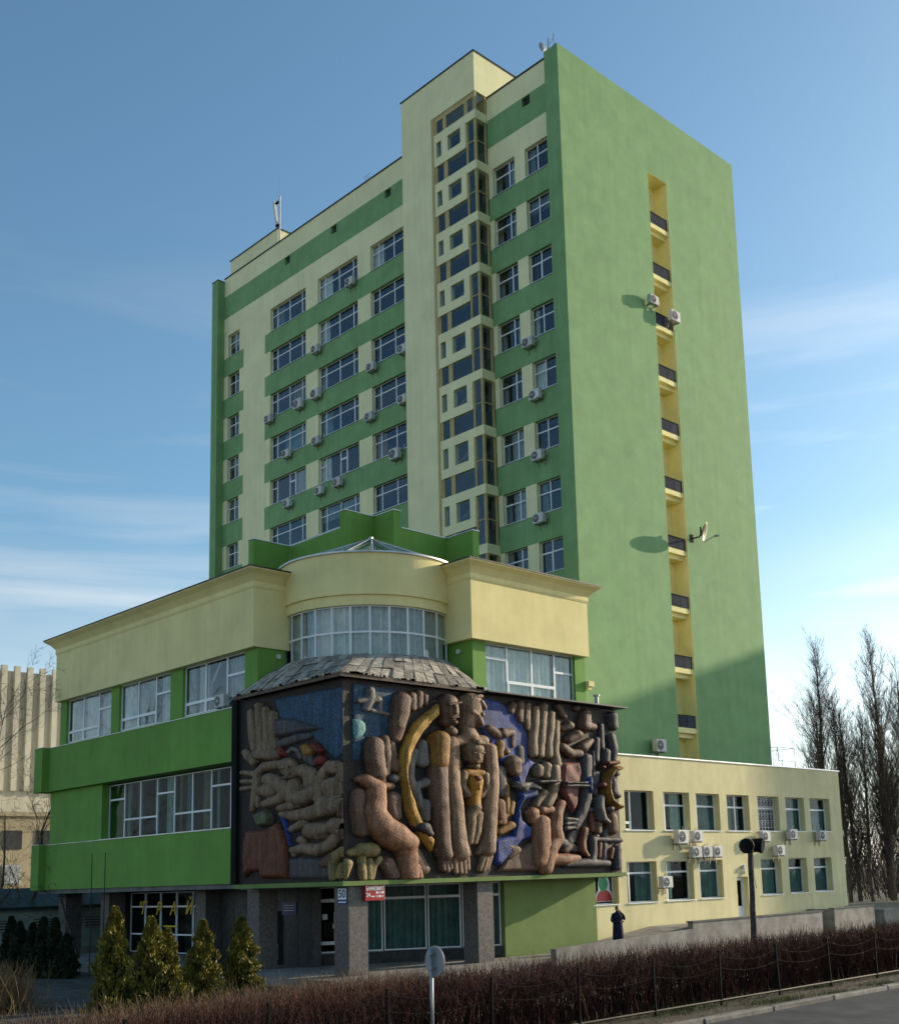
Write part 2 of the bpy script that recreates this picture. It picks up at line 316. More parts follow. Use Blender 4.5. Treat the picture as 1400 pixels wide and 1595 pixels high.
def window(parent, face, plane, ul, z0, cells, bw=0.035, dp=0.06, fm='white_frame', gm='glass', curtain=None, sill=None, name='window'):
    """ul: world u of the LEFT edge seen from outside (face L: larger y)"""
    loc = Vector((plane, ul, z0)) if face == 'L' else Vector((ul, plane, z0))
    rz = -math.pi/2 if face == 'L' else 0.0
    if not isinstance(face, str): loc = Vector((face[0], face[1], z0)); rz = face[2]
    cells = [tuple(round(q,3) for q in c[:4])+((c[4] if len(c) > 4 else 0),) for c in cells]
    o = put(name, frame_mesh(cells, bw, dp, fm), parent, loc-world(parent), rz)
    W = max(c[1] for c in cells); H = max(c[3] for c in cells)
    for (a,b,c,d,op) in cells:
        e = bw*(1.7 if op else 1.0)
        put('pane', pane_mesh(b-a-2*e, d-c-2*e, gm), o, (a+e, dp*0.45, c+e))
    if curtain:
        for (a,b,c,d,cm) in curtain:
            put('curtain', curtain_mesh((b-a)*W, (d-c)*H, cm, random.randrange(4)), o, (a*W, 0.16+0.02*random.random(), c*H))
    if sill:
        sm, ex = sill
        k = ('sill', round(W,2), ex, sm)
        if k not in MCACHE: MCACHE[k] = MB().box(-0.05, W+0.05, -ex, 0.0, -0.045, -0.003).mesh('window_sill', sm)
        put('window_sill', MCACHE[k], o, (0,0,0))
    return o
def split(W, H, cols, rows, op=()):
    """cols, rows: fractions (edges)"""
    out = []
    for i in range(len(cols)-1):
        for j in range(len(rows)-1):
            out.append((cols[i]*W, cols[i+1]*W, rows[j]*H, rows[j+1]*H, 1 if (i,j) in op else 0))
    return out
# ================================================================== SETTING
struct(MB().add([(-900,-900,-0.02),(900,-900,-0.02),(900,900,-0.02),(-900,900,-0.02)],[(0,1,2,3)]).build('ground','soil'))
struct(MB().box(-200,200,-34.0,-20.6,-0.13,-0.016).build('road','asphalt'))
sw = struct(MB().box(-60,60,-15.6,-6.2,-0.012,0.03).build('pavement','sidewalk'))
struct(MB().box(-80,60,-20.45,-15.5,-0.015,0.004).build('verge','verge_soil'))
# kerb stones along the road, one piece each
kerb = struct(MB().box(-60,60,-20.55,-20.40,-0.14,0.0).build('kerb','kerb'))
kr = random.Random(3)
for i in range(22):
    x0 = -40.8+3.0*i
    key = 'kerb_stone%d' % (i % 3)
    if key not in MCACHE:
        b = bmesh.new(); bmesh.ops.create_cube(b, size=1); bmesh.ops.scale(b, vec=(2.96,0.24,0.22), verts=b.verts); bmesh.ops.bevel(b, geom=b.edges[:], offset=0.025, segments=1, affect='EDGES')
        for v in b.verts: v.co += Vector((kr.uniform(-.008,.008), kr.uniform(-.012,.012), kr.uniform(-.015,.015)))
        me = bpy.data.meshes.new('kerb_stone'); b.to_mesh(me); b.free(); me.materials.append(MATS['kerb']); MCACHE[key] = me
    put('kerb_stone', MCACHE[key], kerb, (x0+1.5, -20.48+kr.uniform(-.03,.03), 0.0+kr.uniform(-.02,.02)), kr.uniform(-.008,.008))
# forecourt with separate paving slabs
fc = struct(MB().box(-46,-15.4,-9.5,26,-0.012,0.012).build('forecourt','soil'))
slab = None
b = bmesh.new(); bmesh.ops.create_cube(b, size=1); bmesh.ops.scale(b, vec=(1.46,1.46,0.05), verts=b.verts); bmesh.ops.bevel(b, geom=b.edges[:], offset=0.015, segments=1, affect='EDGES')
slab = bpy.data.meshes.new('paving_slab'); b.to_mesh(slab); b.free(); slab.materials.append(MATS['paving'])
for i in range(10):
    for j in range(18):
        x = -33.2+1.5*i; y = -8.0+1.5*j
        if x > -18.9 and y < 22: continue
        o = put('paving_slab', slab, fc, (x, y, 0.014+random.uniform(-.004,.008))); o.rotation_euler = (random.uniform(-.004,.004), random.uniform(-.004,.004), 0)

def split_boxes(mb, name, m, parent):
    # every run of touching boxes becomes one part
    n = len(mb.v)//8; bb = [(min(v[0] for v in mb.v[8*i:8*i+8]),max(v[0] for v in mb.v[8*i:8*i+8]),min(v[1] for v in mb.v[8*i:8*i+8]),max(v[1] for v in mb.v[8*i:8*i+8]),min(v[2] for v in mb.v[8*i:8*i+8]),max(v[2] for v in mb.v[8*i:8*i+8])) for i in range(n)]
    for b in bb: MB().box(*b).build(name, m, parent)
# ================================================================== TOWER
FX = 1.02
S = [42.47, 39.27, 35.98, 32.76, 29.58, 26.16, 22.68, 19.37]; WH = 1.77
HD = [s+WH for s in S]
tw = thing('office_tower', 'tall green and yellow office tower with a windowless end wall and glazed stair shaft', 'building', (8.0, 17.0, 0.0))
cols = [(1.82,3.66,'r'),(4.48,6.25,'l'),(13.32,17.67,'c'),(19.03,23.42,'c'),(24.82,29.12,'c'),(33.15,34.70,'n')]
mg = MB(); my = MB()
for k in range(8):
    z1 = S[k]; z0 = HD[k+1] if k < 7 else 0.0
    for a,bb in ((1.0,6.6),(13.2,29.8),(32.58,35.25)):
        MB().box(FX,FX+0.35,a,bb,z0,z1).build('spandrel','tower_green',tw)
    my.box(FX,FX+0.35,29.8,32.58,z0,z1)
    grid_wall(my,'L',FX,0.35,1.0,6.6,z1,HD[k],[(c[0],c[1],z1,HD[k]) for c in cols])
    grid_wall(my,'L',FX,0.35,13.2,35.25,z1,HD[k],[(c[0],c[1],z1,HD[k]) for c in cols])
for a,bb in ((1.0,6.6),(13.2,35.25)):
    my.box(FX,FX+0.35,a,bb,HD[0],45.70); my.box(FX,FX+0.35,a,bb,47.50,48.95)
VENTS = [(3.11,3.73),(15.5,16.1),(21.25,21.85),(26.7,27.3)]
grid_wall(mg,'L',FX,0.35,1.0,6.6,45.70,47.50,[(a,bb,46.87,47.45) for a,bb in VENTS]); grid_wall(mg,'L',FX,0.35,13.2,35.25,45.70,47.50,[(a,bb,46.87,47.45) for a,bb in VENTS])
mg.build('attic_band','tower_green',tw); split_boxes(my,'wall_panel','tower_yellow',tw)
MB().box(FX-0.06,FX+0.42,1.0,6.58,48.95,49.03).box(FX-0.06,FX+0.42,13.22,35.25,48.95,49.03).build('coping','coping',tw)
for a,bb in VENTS: MB().box(FX+0.22,FX+0.26,a,bb,46.87,47.45).build('vent','interior',tw)
# end slabs and blind right wall with the balcony slot
MB().box(0.43,1.6,35.25,36.05,0,48.75).build('end_slab','tower_green',tw)
MB().box(0.40,1.6,35.22,36.08,48.75,48.80).build('slab_coping','coping',tw)
rw = MB(); RX0,RX1,RZ = 7.57,9.35,43.95; TW = 16.57
rw.box(0,RX0,0,0.45,0,48.37); rw.box(RX1,TW,0,0.45,0,48.37); rw.box(RX0,RX1,0,0.45,RZ,48.37); rw.box(0,1.02,0.45,1.0,0,48.37)
rw.build('end_wall','tower_green',tw)
MB().box(TW-0.4,TW,0.45,36,0,48.3).box(1.6,TW,35.6,36,0,48.3).build('rear_wall','tower_yellow',tw)
MB().box(RX0-0.002,RX1+0.002,0.95,1.1,0,RZ+.3).box(RX0-0.25,RX0,0.45,0.95,0,RZ+.2).box(RX1,RX1+0.25,0.45,0.95,0,RZ+.2).box(RX0,RX1,0.45,0.95,RZ,RZ+.2).build('balcony_recess','balcony_yellow',tw)
MB().box(RX0,RX0+0.006,-0.003,0.45,0,RZ).box(RX1-0.006,RX1,-0.003,0.45,0,RZ).box(RX0+.006,RX1-.006,-0.003,0.45,RZ-0.006,RZ).build('recess_lining','balcony_yellow',tw)
RAIL = [41.54,38.35,35.25,32.09,28.85,25.43,22.02,18.67,15.25,11.95]
ym = MB().box(0,RX1-RX0,0.06,0.95,-0.98,-0.70).box(0,RX1-RX0,0.3,0.95,-1.22,-0.98).mesh('balcony_slab','balcony_yellow')
rs1 = MB().box(0.0,0.92,0.05,0.075,-0.68,-0.06).mesh('rail_panel','rail_sheet'); rs2 = MB().box(0.95,1.60,0.05,0.075,-0.68,-0.06).mesh('rail_panel','rail_sheet')
rt = MB().box(0,1.66,0.03,0.09,-0.045,0.0).box(0.925,0.945,0.045,0.085,-0.7,-0.045).box(1.60,1.64,0.04,0.09,-0.7,-0.045).mesh('rail','black_iron')
dm = MB().box(0,0.9,0,0.05,0,2.1).box(-0.06,0,-0.03,0.05,0,2.16).box(0.9,0.96,-0.03,0.05,0,2.16).box(0,0.9,-0.03,0.05,2.1,2.16).mesh('balcony_door','interior')
for z in RAIL:
    o = put('balcony', ym, tw, Vector((RX0,0,z))-world(tw))
    put('rail_panel', rs1, o); put('rail_panel', rs2, o); put('rail', rt, o)
    put('balcony_door', dm, tw, Vector((RX0+0.12,0.90,z-0.70))-world(tw))
# roof and inner core
MB().box(FX+0.36,TW-0.41,0.46,35.55,48.2,48.35).build('roof','coping',tw)
MB().box(3.2,TW-0.6,1.7,35.4,0,48.1).box(FX+0.36,3.2,6.7,13.1,0,48.1).build('core','interior',tw)
fl = MB()
for k in range(8): fl.box(FX+0.36,3.2,1.05,6.65,HD[k]+0.1,HD[k]+0.3); fl.box(FX+0.36,3.2,13.15,35.2,HD[k]+0.1,HD[k]+0.3)
fl.build('floor_slab','soffit',tw)
MB().box(1.5,7,28.9,35.2,48.36,50.62).build('lift_room','tower_yellow',tw)
MB().box(1.44,7.06,28.84,35.26,50.62,50.69).build('lift_room_coping','coping',tw)
# windows of the tower
rr = random.Random(11)
def rand_cur(kind):
    q = rr.random(); c_ = rr.choice(['curtain','grey_curtain','brown_curtain','blind_green']); d_ = rr.choice(['grey_curtain','blind_green'])
    if q < 0.28: return None
    if q < 0.46: return [(0.0,rr.uniform(.15,.4),0,1,c_)]
    if q < 0.66: return [(rr.uniform(.5,.8),1.0,0,1,c_)]
    if q < 0.80: return [(0.0,0.22,0,1,c_),(0.78,1,0,1,c_)]
    if q < 0.90: return [(0.02,0.98,rr.uniform(.45,.75),1,d_)]
    return [(0.3,0.98,0.0,1,d_)]
for k in range(8):
    for (a,bb,kd) in cols:
        Wd = bb-a
        if kd == 'c':
            if k > 6: continue
            pat = split(Wd,WH,[0,.155,.5,.845,1],[0,.66,1],op={(3,0)} if (k*3+int(a)) % 4 == 0 else ())
            if (k,int(a)) in ((4,19),(4,24)): pat = [(0,.155*Wd,0,.66*WH),(0,.155*Wd,.66*WH,WH),(.155*Wd,.5*Wd,0,WH),(.5*Wd,.66*Wd,0,.66*WH,1),(.5*Wd,.66*Wd,.66*WH,WH,1),(.66*Wd,Wd,0,WH)]
        elif kd == 'n':
            if k > 5: continue
            pat = split(Wd,WH,[0,.5,1],[0,.62,1])
        elif kd == 'r': pat = split(Wd,WH,[0,.45,1],[0,.64,1],op={(0,0)} if k in (2,7) else ())
        else: pat = split(Wd,WH,[0,.66,1],[0,.64,1])
        window(tw,'L',FX+0.2,bb,S[k],pat,bw=0.034,curtain=rand_cur(kd),sill=('light_coping',0.26))
# glazed stair shaft
SX, SY0, SY1, ST = 0.05, 6.6, 13.2, 51.65
st = MB(); st.box(SX,SX+0.4,10.45,SY1,0,ST); st.box(SX,SX+0.4,SY0+0.4,10.45,49.1,ST); st.box(SX,5.0,SY0,SY0+0.4,49.1,ST); st.box(SX+0.4,5.0,SY1-0.4,SY1,48,ST); st.box(1.9,2.2,SY0+.02,SY1,0,49.1); st.box(4.6,5.0,SY0+.4,SY1-.4,48,ST)
st.build('stair_shaft','tower_yellow',tw)
MB().box(SX-0.05,5.05,SY0-0.05,SY1+0.05,ST,ST+0.08).build('shaft_coping','coping',tw)
MB().box(SX+0.3,1.9,SY0+0.35,10.45,49.1,49.3).build('shaft_ceiling','tower_yellow',tw)
T = [47.90,44.67,41.43,38.25,35.03,31.78,28.47,25.03,21.62,18.3]
fr = MB(); band = MB(); JX = SX+0.04
for i,t in enumerate(T):
    # wrapped band around the corner
    band.box(SX,SX+0.3,SY0,10.20,t-0.55,t); band.box(SX+0.3,FX,SY0,SY0+0.3,t-0.55,t)
    if i > 0:
        up = T[i-1]-0.55
        hb = t+1.68; ht = up
        # panel with two square openings above the glass row
        band.box(SX,SX+0.3,7.45,10.20,t+1.14,hb); band.box(SX,SX+0.3,7.45,7.90,hb,ht); band.box(SX,SX+0.3,9.03,9.58,hb,ht); band.box(SX,SX+0.3,10.03,10.20,hb,ht)
        ch = up-t
        # ochre mullions, corner post
        fr.box(SX+0.02,SX+0.16,SY0+0.02,SY0+0.16,t,up); fr.box(SX+0.06,SX+0.14,7.33,7.45,t,up); fr.box(SX+0.06,SX+0.14,9.10,9.44,t,t+1.14); fr.box(SX+0.06,SX+0.14,10.02,10.20,t,t+1.14)
        fr.box(SX+0.07,SX+0.13,SY0+0.16,7.33,t+ch*.5-0.03,t+ch*.5+0.03); fr.box(SX+0.16,FX-.12,SY0+0.07,SY0+0.13,t+ch*.5-0.03,t+ch*.5+0.03); fr.box(FX-0.12,FX-.005,SY0+0.04,SY0+0.16,t,up)
        def pn(face, u0, u1, za, zb):
            me = pane_mesh(u1-u0, zb-za, 'glass')
            if face == 'L': put('pane', me, tw, Vector((SX+0.10,u1,za))-world(tw), -math.pi/2)
            else: put('pane', me, tw, Vector((u0,SY0+0.10,za))-world(tw), 0)
        pn('L',SY0+0.16,7.33,t,t+ch*.5-0.03); pn('L',SY0+0.16,7.33,t+ch*.5+0.03,up); pn('L',7.45,9.10,t,t+1.14); pn('L',9.44,10.02,t,t+1.14); pn('L',7.90,9.03,hb,ht); pn('L',9.58,10.03,hb,ht)
        pn('R',SX+0.16,FX-.12,t,t+ch*.5-0.03); pn('R',SX+0.16,FX-.12,t+ch*.5+0.03,up)
t = T[0]; up = 49.1
fr.box(SX+0.02,SX+0.16,SY0+0.02,SY0+0.16,t,up); fr.box(SX+0.06,SX+0.14,7.30,7.58,t,up-.32); fr.box(SX+0.06,SX+0.14,9.17,9.46,t,up-.32); fr.box(SX+0.06,SX+0.14,10.02,10.20,t,up-.32); fr.box(SX+0.06,SX+0.14,SY0+.16,10.20,up-.32,up-.002); fr.box(FX-0.12,FX-.005,SY0+0.04,SY0+0.16,t,up)
for u0,u1 in ((6.76,7.30),(7.58,9.17),(9.46,10.02)): put('pane', pane_mesh(u1-u0,up-.32-t,'glass'), tw, Vector((SX+0.10,u1,t))-world(tw), -math.pi/2)
put('pane', pane_mesh(FX-.12-SX-.16,up-t,'glass'), tw, Vector((SX+.16,SY0+.10,t))-world(tw))
split_boxes(band,'stair_band','tower_yellow',tw); split_boxes(fr,'mullion','ochre_frame',tw)
MB().box(SX+0.02,SX+0.38,10.20,10.45,0,49.1).build('stair_jamb','ochre_frame',tw)
# stair flights seen through the glass
sf = MB()
for i,t in enumerate(T): sf.box(0.5,1.9,6.95,10.4,t-0.5,t-0.35); sf.add([(0.6,7.2,t-.4),(0.6,10.2,t-2.0),(1.8,10.2,t-2.0),(1.8,7.2,t-.4),(0.6,7.2,t-.2),(0.6,10.2,t-1.8),(1.8,10.2,t-1.8),(1.8,7.2,t-.2)],[(0,1,2,3),(7,6,5,4),(0,4,5,1),(1,5,6,2),(2,6,7,3),(3,7,4,0)])
sf.build('stair_flight','soffit',tw)

# ================================================================== CORNER BLOCK
blk = thing('corner_block', 'lower green and yellow corner building with a round glazed bay on pillars', 'building', (-9.0, 9.0, 0.0))
def B_(mb, name, m, parent=None): return mb.build(name, m, parent or blk)
# yellow upper walls and flared cornice
B_(MB().box(-17.0,-16.6,3.13,21.75,13.30,16.05).box(-16.6,-15.2,3.13,3.5,13.30,16.05).box(-10.19,-2.75,-2.8,-2.4,13.50,16.30).box(-10.19,-9.8,-2.4,-0.6,13.5,16.3).box(-3.1,-2.75,-2.4,3,13.5,16.3).box(-16.6,-4,21.35,21.75,13.3,16.05),'wall','block_yellow')
def cornice(pts, z0, prof):
    """pts: list of plan points; outward normals by mitre; prof: (offset, dz)"""
    rows = []
    n = len(pts)
    for (off, dz) in prof:
        row = []
        for i,p in enumerate(pts):
            p = Vector(p); ns = []
            for a,b2 in ((i-1,i),(i,i+1)):
                if 0 <= a and b2 < n:
                    d = (Vector(pts[b2])-Vector(pts[a])).normalized(); ns.append(Vector((-d.y, d.x)))
            if len(ns) == 2: mt = (ns[0]+ns[1]); mt = mt/ (mt.dot(ns[0])); q = p+mt*off
            else: q = p+ns[0]*off
            row.append((q.x,q.y,z0+dz))
        rows.append(row)
    v = [q for rw in rows for q in rw]; fs = []
    for i in range(len(rows)-1):
        for k in range(n-1): fs.append((i*n+k, i*n+k+1, (i+1)*n+k+1, (i+1)*n+k))
    return MB().add(v, fs)
# profile walks up the outside, over the top and back down inside
PROF = [(-0.02,-0.25),(0.02,-0.25),(0.05,-0.16),(0.05,0.02),(0.12,0.12),(0.26,0.28),(0.46,0.42),(0.50,0.44),(0.50,0.50),(-0.3,0.60),(-0.3,-0.2)]
cl = cornice([(-15.4,3.13),(-17.0,3.13),(-17.0,21.75),(-6,21.75)], 16.05, PROF)
cl.v = [p for p in cl.v]; c1 = B_(cl,'cornice','block_yellow')
c2 = B_(cornice([(-2.75,2.0),(-2.75,-2.8),(-10.19,-2.8),(-10.19,-0.4)], 16.30, PROF),'cornice','block_yellow')
for c_ in (c1,c2):
    bm_ = bmesh.new(); bm_.from_mesh(c_.data); bmesh.ops.recalc_face_normals(bm_, faces=bm_.faces); bm_.to_mesh(c_.data); bm_.free()
B_(cornice([(-15.4,3.13),(-17.0,3.13),(-17.0,21.75),(-6,21.75)], 16.56, [(0.47,-.02),(0.53,-.02),(0.53,0.04),(-0.25,0.14)]),'roof_edge','coping')
B_(cornice([(-2.75,2.0),(-2.75,-2.8),(-10.19,-2.8),(-10.19,-0.4)], 16.81, [(0.47,-.02),(0.53,-.02),(0.53,0.04),(-0.25,0.14)]),'roof_edge','coping')
B_(MB().box(-16.5,0.9,3.6,21.3,16.4,16.55).box(-9.7,-2.8,-2.3,3.6,16.45,16.58),'roof','coping')
# green upper storey, left
gl = MB(); WL = [(16.0,20.9),(10.3,15.2),(4.15,9.2)]
grid_wall(gl,'L',-16.75,0.35,3.45,21.6,10.75,13.30,[(a,b2,11.05,13.30) for a,b2 in WL]); gl.box(-16.75,-15.4,3.2,3.45,8,13.30)
B_(gl,'upper_wall','block_green')
# green upper storey, right
gr = MB(); grid_wall(gr,'R',-2.5,0.35,-9.9,-2.75,10.7,13.5,[(-9.15,-3.45,11.25,13.5)]); gr.box(-9.9,-9.6,-2.15,-0.5,10.7,13.5)
B_(gr,'upper_wall','block_green')
# balcony-like bands and the recessed strip window
for z0,z1 in ((8.55,10.75),(3.65,5.85)):
    B_(MB().box(-17.6,-16.2,3.3,20.9,z0,z1).box(-17.95,-16.2,20.9,21.8,z0-0.02,z1+0.02),'band','block_green')
    B_(MB().box(-17.64,-16.2,3.28,20.9,z1,z1+0.03).box(-17.99,-16.2,20.9,21.84,z1+.02,z1+0.05),'band_coping','light_coping')
B_(MB().box(-17.3,-16.2,15.6,21.2,5.885,8.55).box(-16.9,-16.2,3.2,15.6,5.885,5.92),'pier_wall','block_green')
# floors, core, underside
B_(MB().box(-17.5,-2.5,3.4,21.7,3.45,3.648).box(-17.4,-2.5,-4.0,3.4,3.40,3.60),'underside','soffit')
B_(MB().box(-16.2,-2.6,3.3,21.2,10.5,10.74).box(-9.5,-2.9,-2.1,3.3,10.5,10.69),'floor_slab','soffit')
B_(MB().box(-14.6,0.8,4.6,21.0,3.7,16.3).box(-8.9,-3.2,-1.1,4.6,3.7,16.3),'core','interior')
B_(MB().box(-16.2,-14.6,20.9,21.2,3.7,13.3).box(-3.1,-2.8,-2.1,1.0,3.7,13.5).box(-2.9,0.9,0.6,21,9.2,16.3),'back_wall','tower_yellow')
# windows of the upper floor, left
for i,(a,b2) in enumerate(WL):
    Wd = b2-a; H = 2.25
    pat = [(0,Wd*.345,0,.26*H,1),(Wd*.345,Wd*.69,0,.26*H,1),(0,Wd*.345,.26*H,H),(Wd*.345,Wd*.69,.26*H,H),(Wd*.69,Wd,0,.62*H),(Wd*.69,Wd,.62*H,H)]
    cur = [(0.0,.26,0,1,'curtain'),(.30,.66,0,1,'grey_curtain'),(.74,.92,0,1,'curtain')] if i == 1 else ([(0.06,.30,0,1,'grey_curtain'),(.36,.62,0,1,'curtain'),(.72,1,0,1,'grey_curtain')] if i == 0 else [(0.0,0.13,0,1,'grey_curtain'),(.2,.33,0,1,'curtain'),(0.70,1,0,1,'grey_curtain')])
    window(blk,'L',-16.62,b2,11.05,pat,bw=0.05,curtain=cur,sill=('light_coping',0.12))
# Y shaped white struts behind the first and third window
for y0 in (19.6,7.9):
    B_(MB().tube([(-16.2,y0,11.1),(-16.2,y0-0.25,12.4)],0.05,6).tube([(-16.2,y0-0.25,12.4),(-16.2,y0+0.5,13.3)],0.045,6).tube([(-16.2,y0-0.25,12.4),(-16.2,y0-1.0,13.3)],0.045,6),'strut','white_frame')
# strip window of the middle floor
Wd = 12.25; H = 2.55; cw = [0,.125,.25,.375,.50,.625,.75,.875,1]
pat = []
for i in range(8):
    a,b2 = cw[i]*Wd, cw[i+1]*Wd
    if i in (0,3,6): pat += [(a,b2,0,.72*H,0),(a,b2,.72*H,H,0)]
    else: pat += [(a,b2,0,.33*H,0),(a,b2,.33*H,H,0)]
window(blk,'L',-16.95,15.55,5.92,pat,bw=0.04,gm='shop_glass',curtain=[(0.13,0.16,0,1,'grey_curtain'),(0.20,0.26,0,1,'brown_curtain'),(0.34,0.37,0,1,'blind_green'),(0.42,0.47,0,1,'grey_curtain'),(0.52,0.545,0,1,'brown_curtain'),(0.57,0.61,0,1,'blind_green'),(0.68,0.72,0,1,'brown_curtain'),(0.76,0.79,0,1,'grey_curtain'),(0.90,0.98,0,1,'blind_green')],sill=('light_coping',0.5))
# window right
Wd = 5.7; H = 2.25
pat = [(0,Wd*.25,0,.72*H),(0,Wd*.25,.72*H,H),(Wd*.25,Wd*.52,0,.3*H,1),(Wd*.52,Wd*.78,0,.3*H,1),(Wd*.25,Wd*.52,.3*H,H),(Wd*.52,Wd*.78,.3*H,H),(Wd*.78,Wd,0,.62*H),(Wd*.78,Wd,.62*H,H)]
window(blk,'R',-2.36,-9.15,11.25,pat,bw=0.05,curtain=[(0,0.27,0,1,'curtain'),(0.28,0.76,0,1,'curtain'),(0.80,1,0,1,'curtain')],sill=('light_coping',0.12))
# wall lamps
lm = MB()
for (x,y,z) in ((-15.75,3.18,13.0),): B_(MB().tube([(x,y+0.06,z),(x,y-0.06,z)],0.11,10),'wall_lamp','ac_white')
B_(MB().tube([(-9.92,-1.7,13.1),(-10.02,-1.7,13.1)],0.11,10),'wall_lamp','ac_white')

# ---- round glazed bay
BCX, BCY, BR = -11.6, 2.3, 3.85
def arc(rad, a): return (BCX+rad*math.cos(a), BCY+rad*math.sin(a))
A0, A1 = R(158), R(294)
def curved(mb, r0, r1, z0, z1, n=40, a0=A0, a1=A1):
    for i in range(n):
        a = a0+(a1-a0)*i/n; b2 = a0+(a1-a0)*(i+1)/n
        p = [arc(r1,a),arc(r1,b2),arc(r0,b2),arc(r0,a)]
        mb.add([(x,y,z0) for x,y in p]+[(x,y,z1) for x,y in p], [(0,1,5,4),(2,3,7,6),(3,2,1,0),(4,5,6,7)])
    return mb
bay = curved(MB(),BR-0.3,BR+0.07,15.28,16.98)
B_(curved(MB(),BR-0.3,BR,14.78,15.20),'bay_lintel','block_yellow'); B_(curved(MB(),BR-0.3,BR+0.11,15.20,15.28),'bay_moulding','block_yellow'); B_(curved(MB(),BR-0.25,BR,10.6,12.55),'bay_base','block_yellow')
bay_o = B_(bay,'bay_wall','block_yellow'); bay_o.data.polygons.foreach_set('use_smooth',[False]*len(bay_o.data.polygons))
B_(curved(MB(),BR-0.5,BR+0.16,16.98,17.05),'bay_eave','light_coping')
NB = 11
for i in range(NB):
    a = A0+(A1-A0)*i/NB; b2 = A0+(A1-A0)*(i+1)/NB
    p = Vector(arc(BR-0.12,a)); q = Vector(arc(BR-0.12,b2)); d = q-p; Wd = d.length; ang = math.atan2(d.y,d.x)
    pat = [(0,Wd,0,1.12),(0,Wd,1.12,2.22)]
    pat = [tuple(round(v_,3) for v_ in c)+(0,) for c in pat]
    o = put('bay_window', frame_mesh(pat,0.04,0.07,'white_frame'), blk, Vector((p.x,p.y,12.55))-world(blk), ang)
    for c in pat: put('pane', pane_mesh(c[1]-c[0]-.08,c[3]-c[2]-.08,'glass'), o, (c[0]+.04,.03,c[2]+.04))
    put('curtain', curtain_mesh(Wd,2.2,'curtain',i%4), o, (0,0.25,0.01))
B_(curved(MB(),BR-2.0,BR-1.9,10.7,16.9,24),'bay_core','interior')
# conical glazed skylight with ribs
AP = Vector((-11.6,2.1,18.6)); NS = 9
for i in range(NS):
    a = A0-0.1+(A1-A0+0.2)*i/NS; b2 = A0-0.1+(A1-A0+0.2)*(i+1)/NS
    p = Vector((*arc(BR-0.1,a),17.06)); q = Vector((*arc(BR-0.1,b2),17.06)); tp = AP+(p-AP)*0.02; tq = AP+(q-AP)*0.02; dn = Vector((0,0,-0.02))
    o = B_(MB().add([p,q,tq,tp,p+dn,q+dn,tq+dn,tp+dn],[(0,1,2,3),(7,6,5,4),(0,4,5,1),(1,5,6,2),(2,6,7,3),(3,7,4,0)]),'skylight_pane','skylight_glass')
    B_(MB().tube([p+Vector((0,0,.03)),AP+Vector((0,0,.05))],0.035,5),'skylight_rib','sky_glass_frame')
B_(MB().tube([Vector((*arc(BR-0.1,A1+0.1),17.09)),AP+Vector((0,0,.05))],0.035,5).tube([AP-Vector((0,0,.1)),AP+Vector((0,0,.12))],0.09,8),'skylight_rib','sky_glass_frame')
# stepped green parapet behind the skylight
pp = MB().box(-13.1,-10.99,9.25,9.65,16.5,20.0).box(-10.97,-10.6,5.2,9.25,16.5,20.0).box(-10.98,-9.22,4.8,5.2,16.5,20.8).box(-9.22,-8.85,3.75,4.82,16.5,20.8).box(-9.24,-8.84,3.35,3.75,16.5,20.8).box(-8.84,-5.9,3.36,3.75,16.5,20.0).box(-5.9,-5.5,1.5,3.76,16.5,20.0)
B_(pp,'stepped_parapet','block_green')
B_(MB().box(-13.14,-10.99,9.2,9.7,20.0,20.04).box(-10.985,-10.55,5.2,9.2,20.0,20.04).box(-11.02,-9.26,4.76,5.24,20.8,20.84).box(-9.26,-8.8,3.31,4.76,20.8,20.84).box(-8.8,-5.94,3.32,3.8,20.0,20.04).box(-5.94,-5.46,1.46,3.8,20.0,20.045),'parapet_coping','light_coping')

# ---- ground floor under the overhang
pod = struct(MB().box(-19.2,-2.5,-5.0,0.9,0.0,0.33).box(-19.2,-2.5,0.9,22.2,0.0,0.331).build('podium','concrete'))
struct(MB().box(-19.6,-3.0,-5.4,-5.0,0.0,0.17).build('podium_step','concrete'))
g = MB().box(-15.6,-15.2,1.0,8.6,0.33,3.45).box(-15.6,-15.2,8.6,16.2,0.33,0.6).box(-15.6,-9,16.2,16.8,0.33,3.45)
B_(g,'ground_wall','granite')
# thin joints between granite slabs
gj = MB()
for i in range(9): gj.box(-15.612,-15.6,1.05+0.94*i,1.9+0.94*i,0.35,1.28); gj.box(-15.612,-15.6,1.05+0.94*i,1.9+0.94*i,1.31,2.3); gj.box(-15.612,-15.6,1.05+0.94*i,1.9+0.94*i,2.33,3.4)
B_(gj,'granite_slab','granite')
B_(MB().box(-12.6,-3.0,4.6,16.0,0.33,3.4),'shop_core','interior')
SP0 = Vector((-15.35,1.55)); SP1 = Vector((-8.85,-2.72)); SDv = (SP1-SP0).normalized(); SAng = math.atan2(SDv.y,SDv.x); SNv = Vector((-SDv.y,SDv.x))
def diag(s0,s1,d0,d1,z0,z1):
    p = [SP0+SDv*s0+SNv*d0,SP0+SDv*s1+SNv*d0,SP0+SDv*s1+SNv*d1,SP0+SDv*s0+SNv*d1]; return MB().prism([(v_.x,v_.y) for v_ in p],z0,z1)
B_(diag(-0.1,7.9,0.0,0.35,0.33,0.80),'shop_plinth','granite')
B_(diag(-0.1,7.9,2.4,2.6,0.33,3.4),'shop_back_wall','interior')
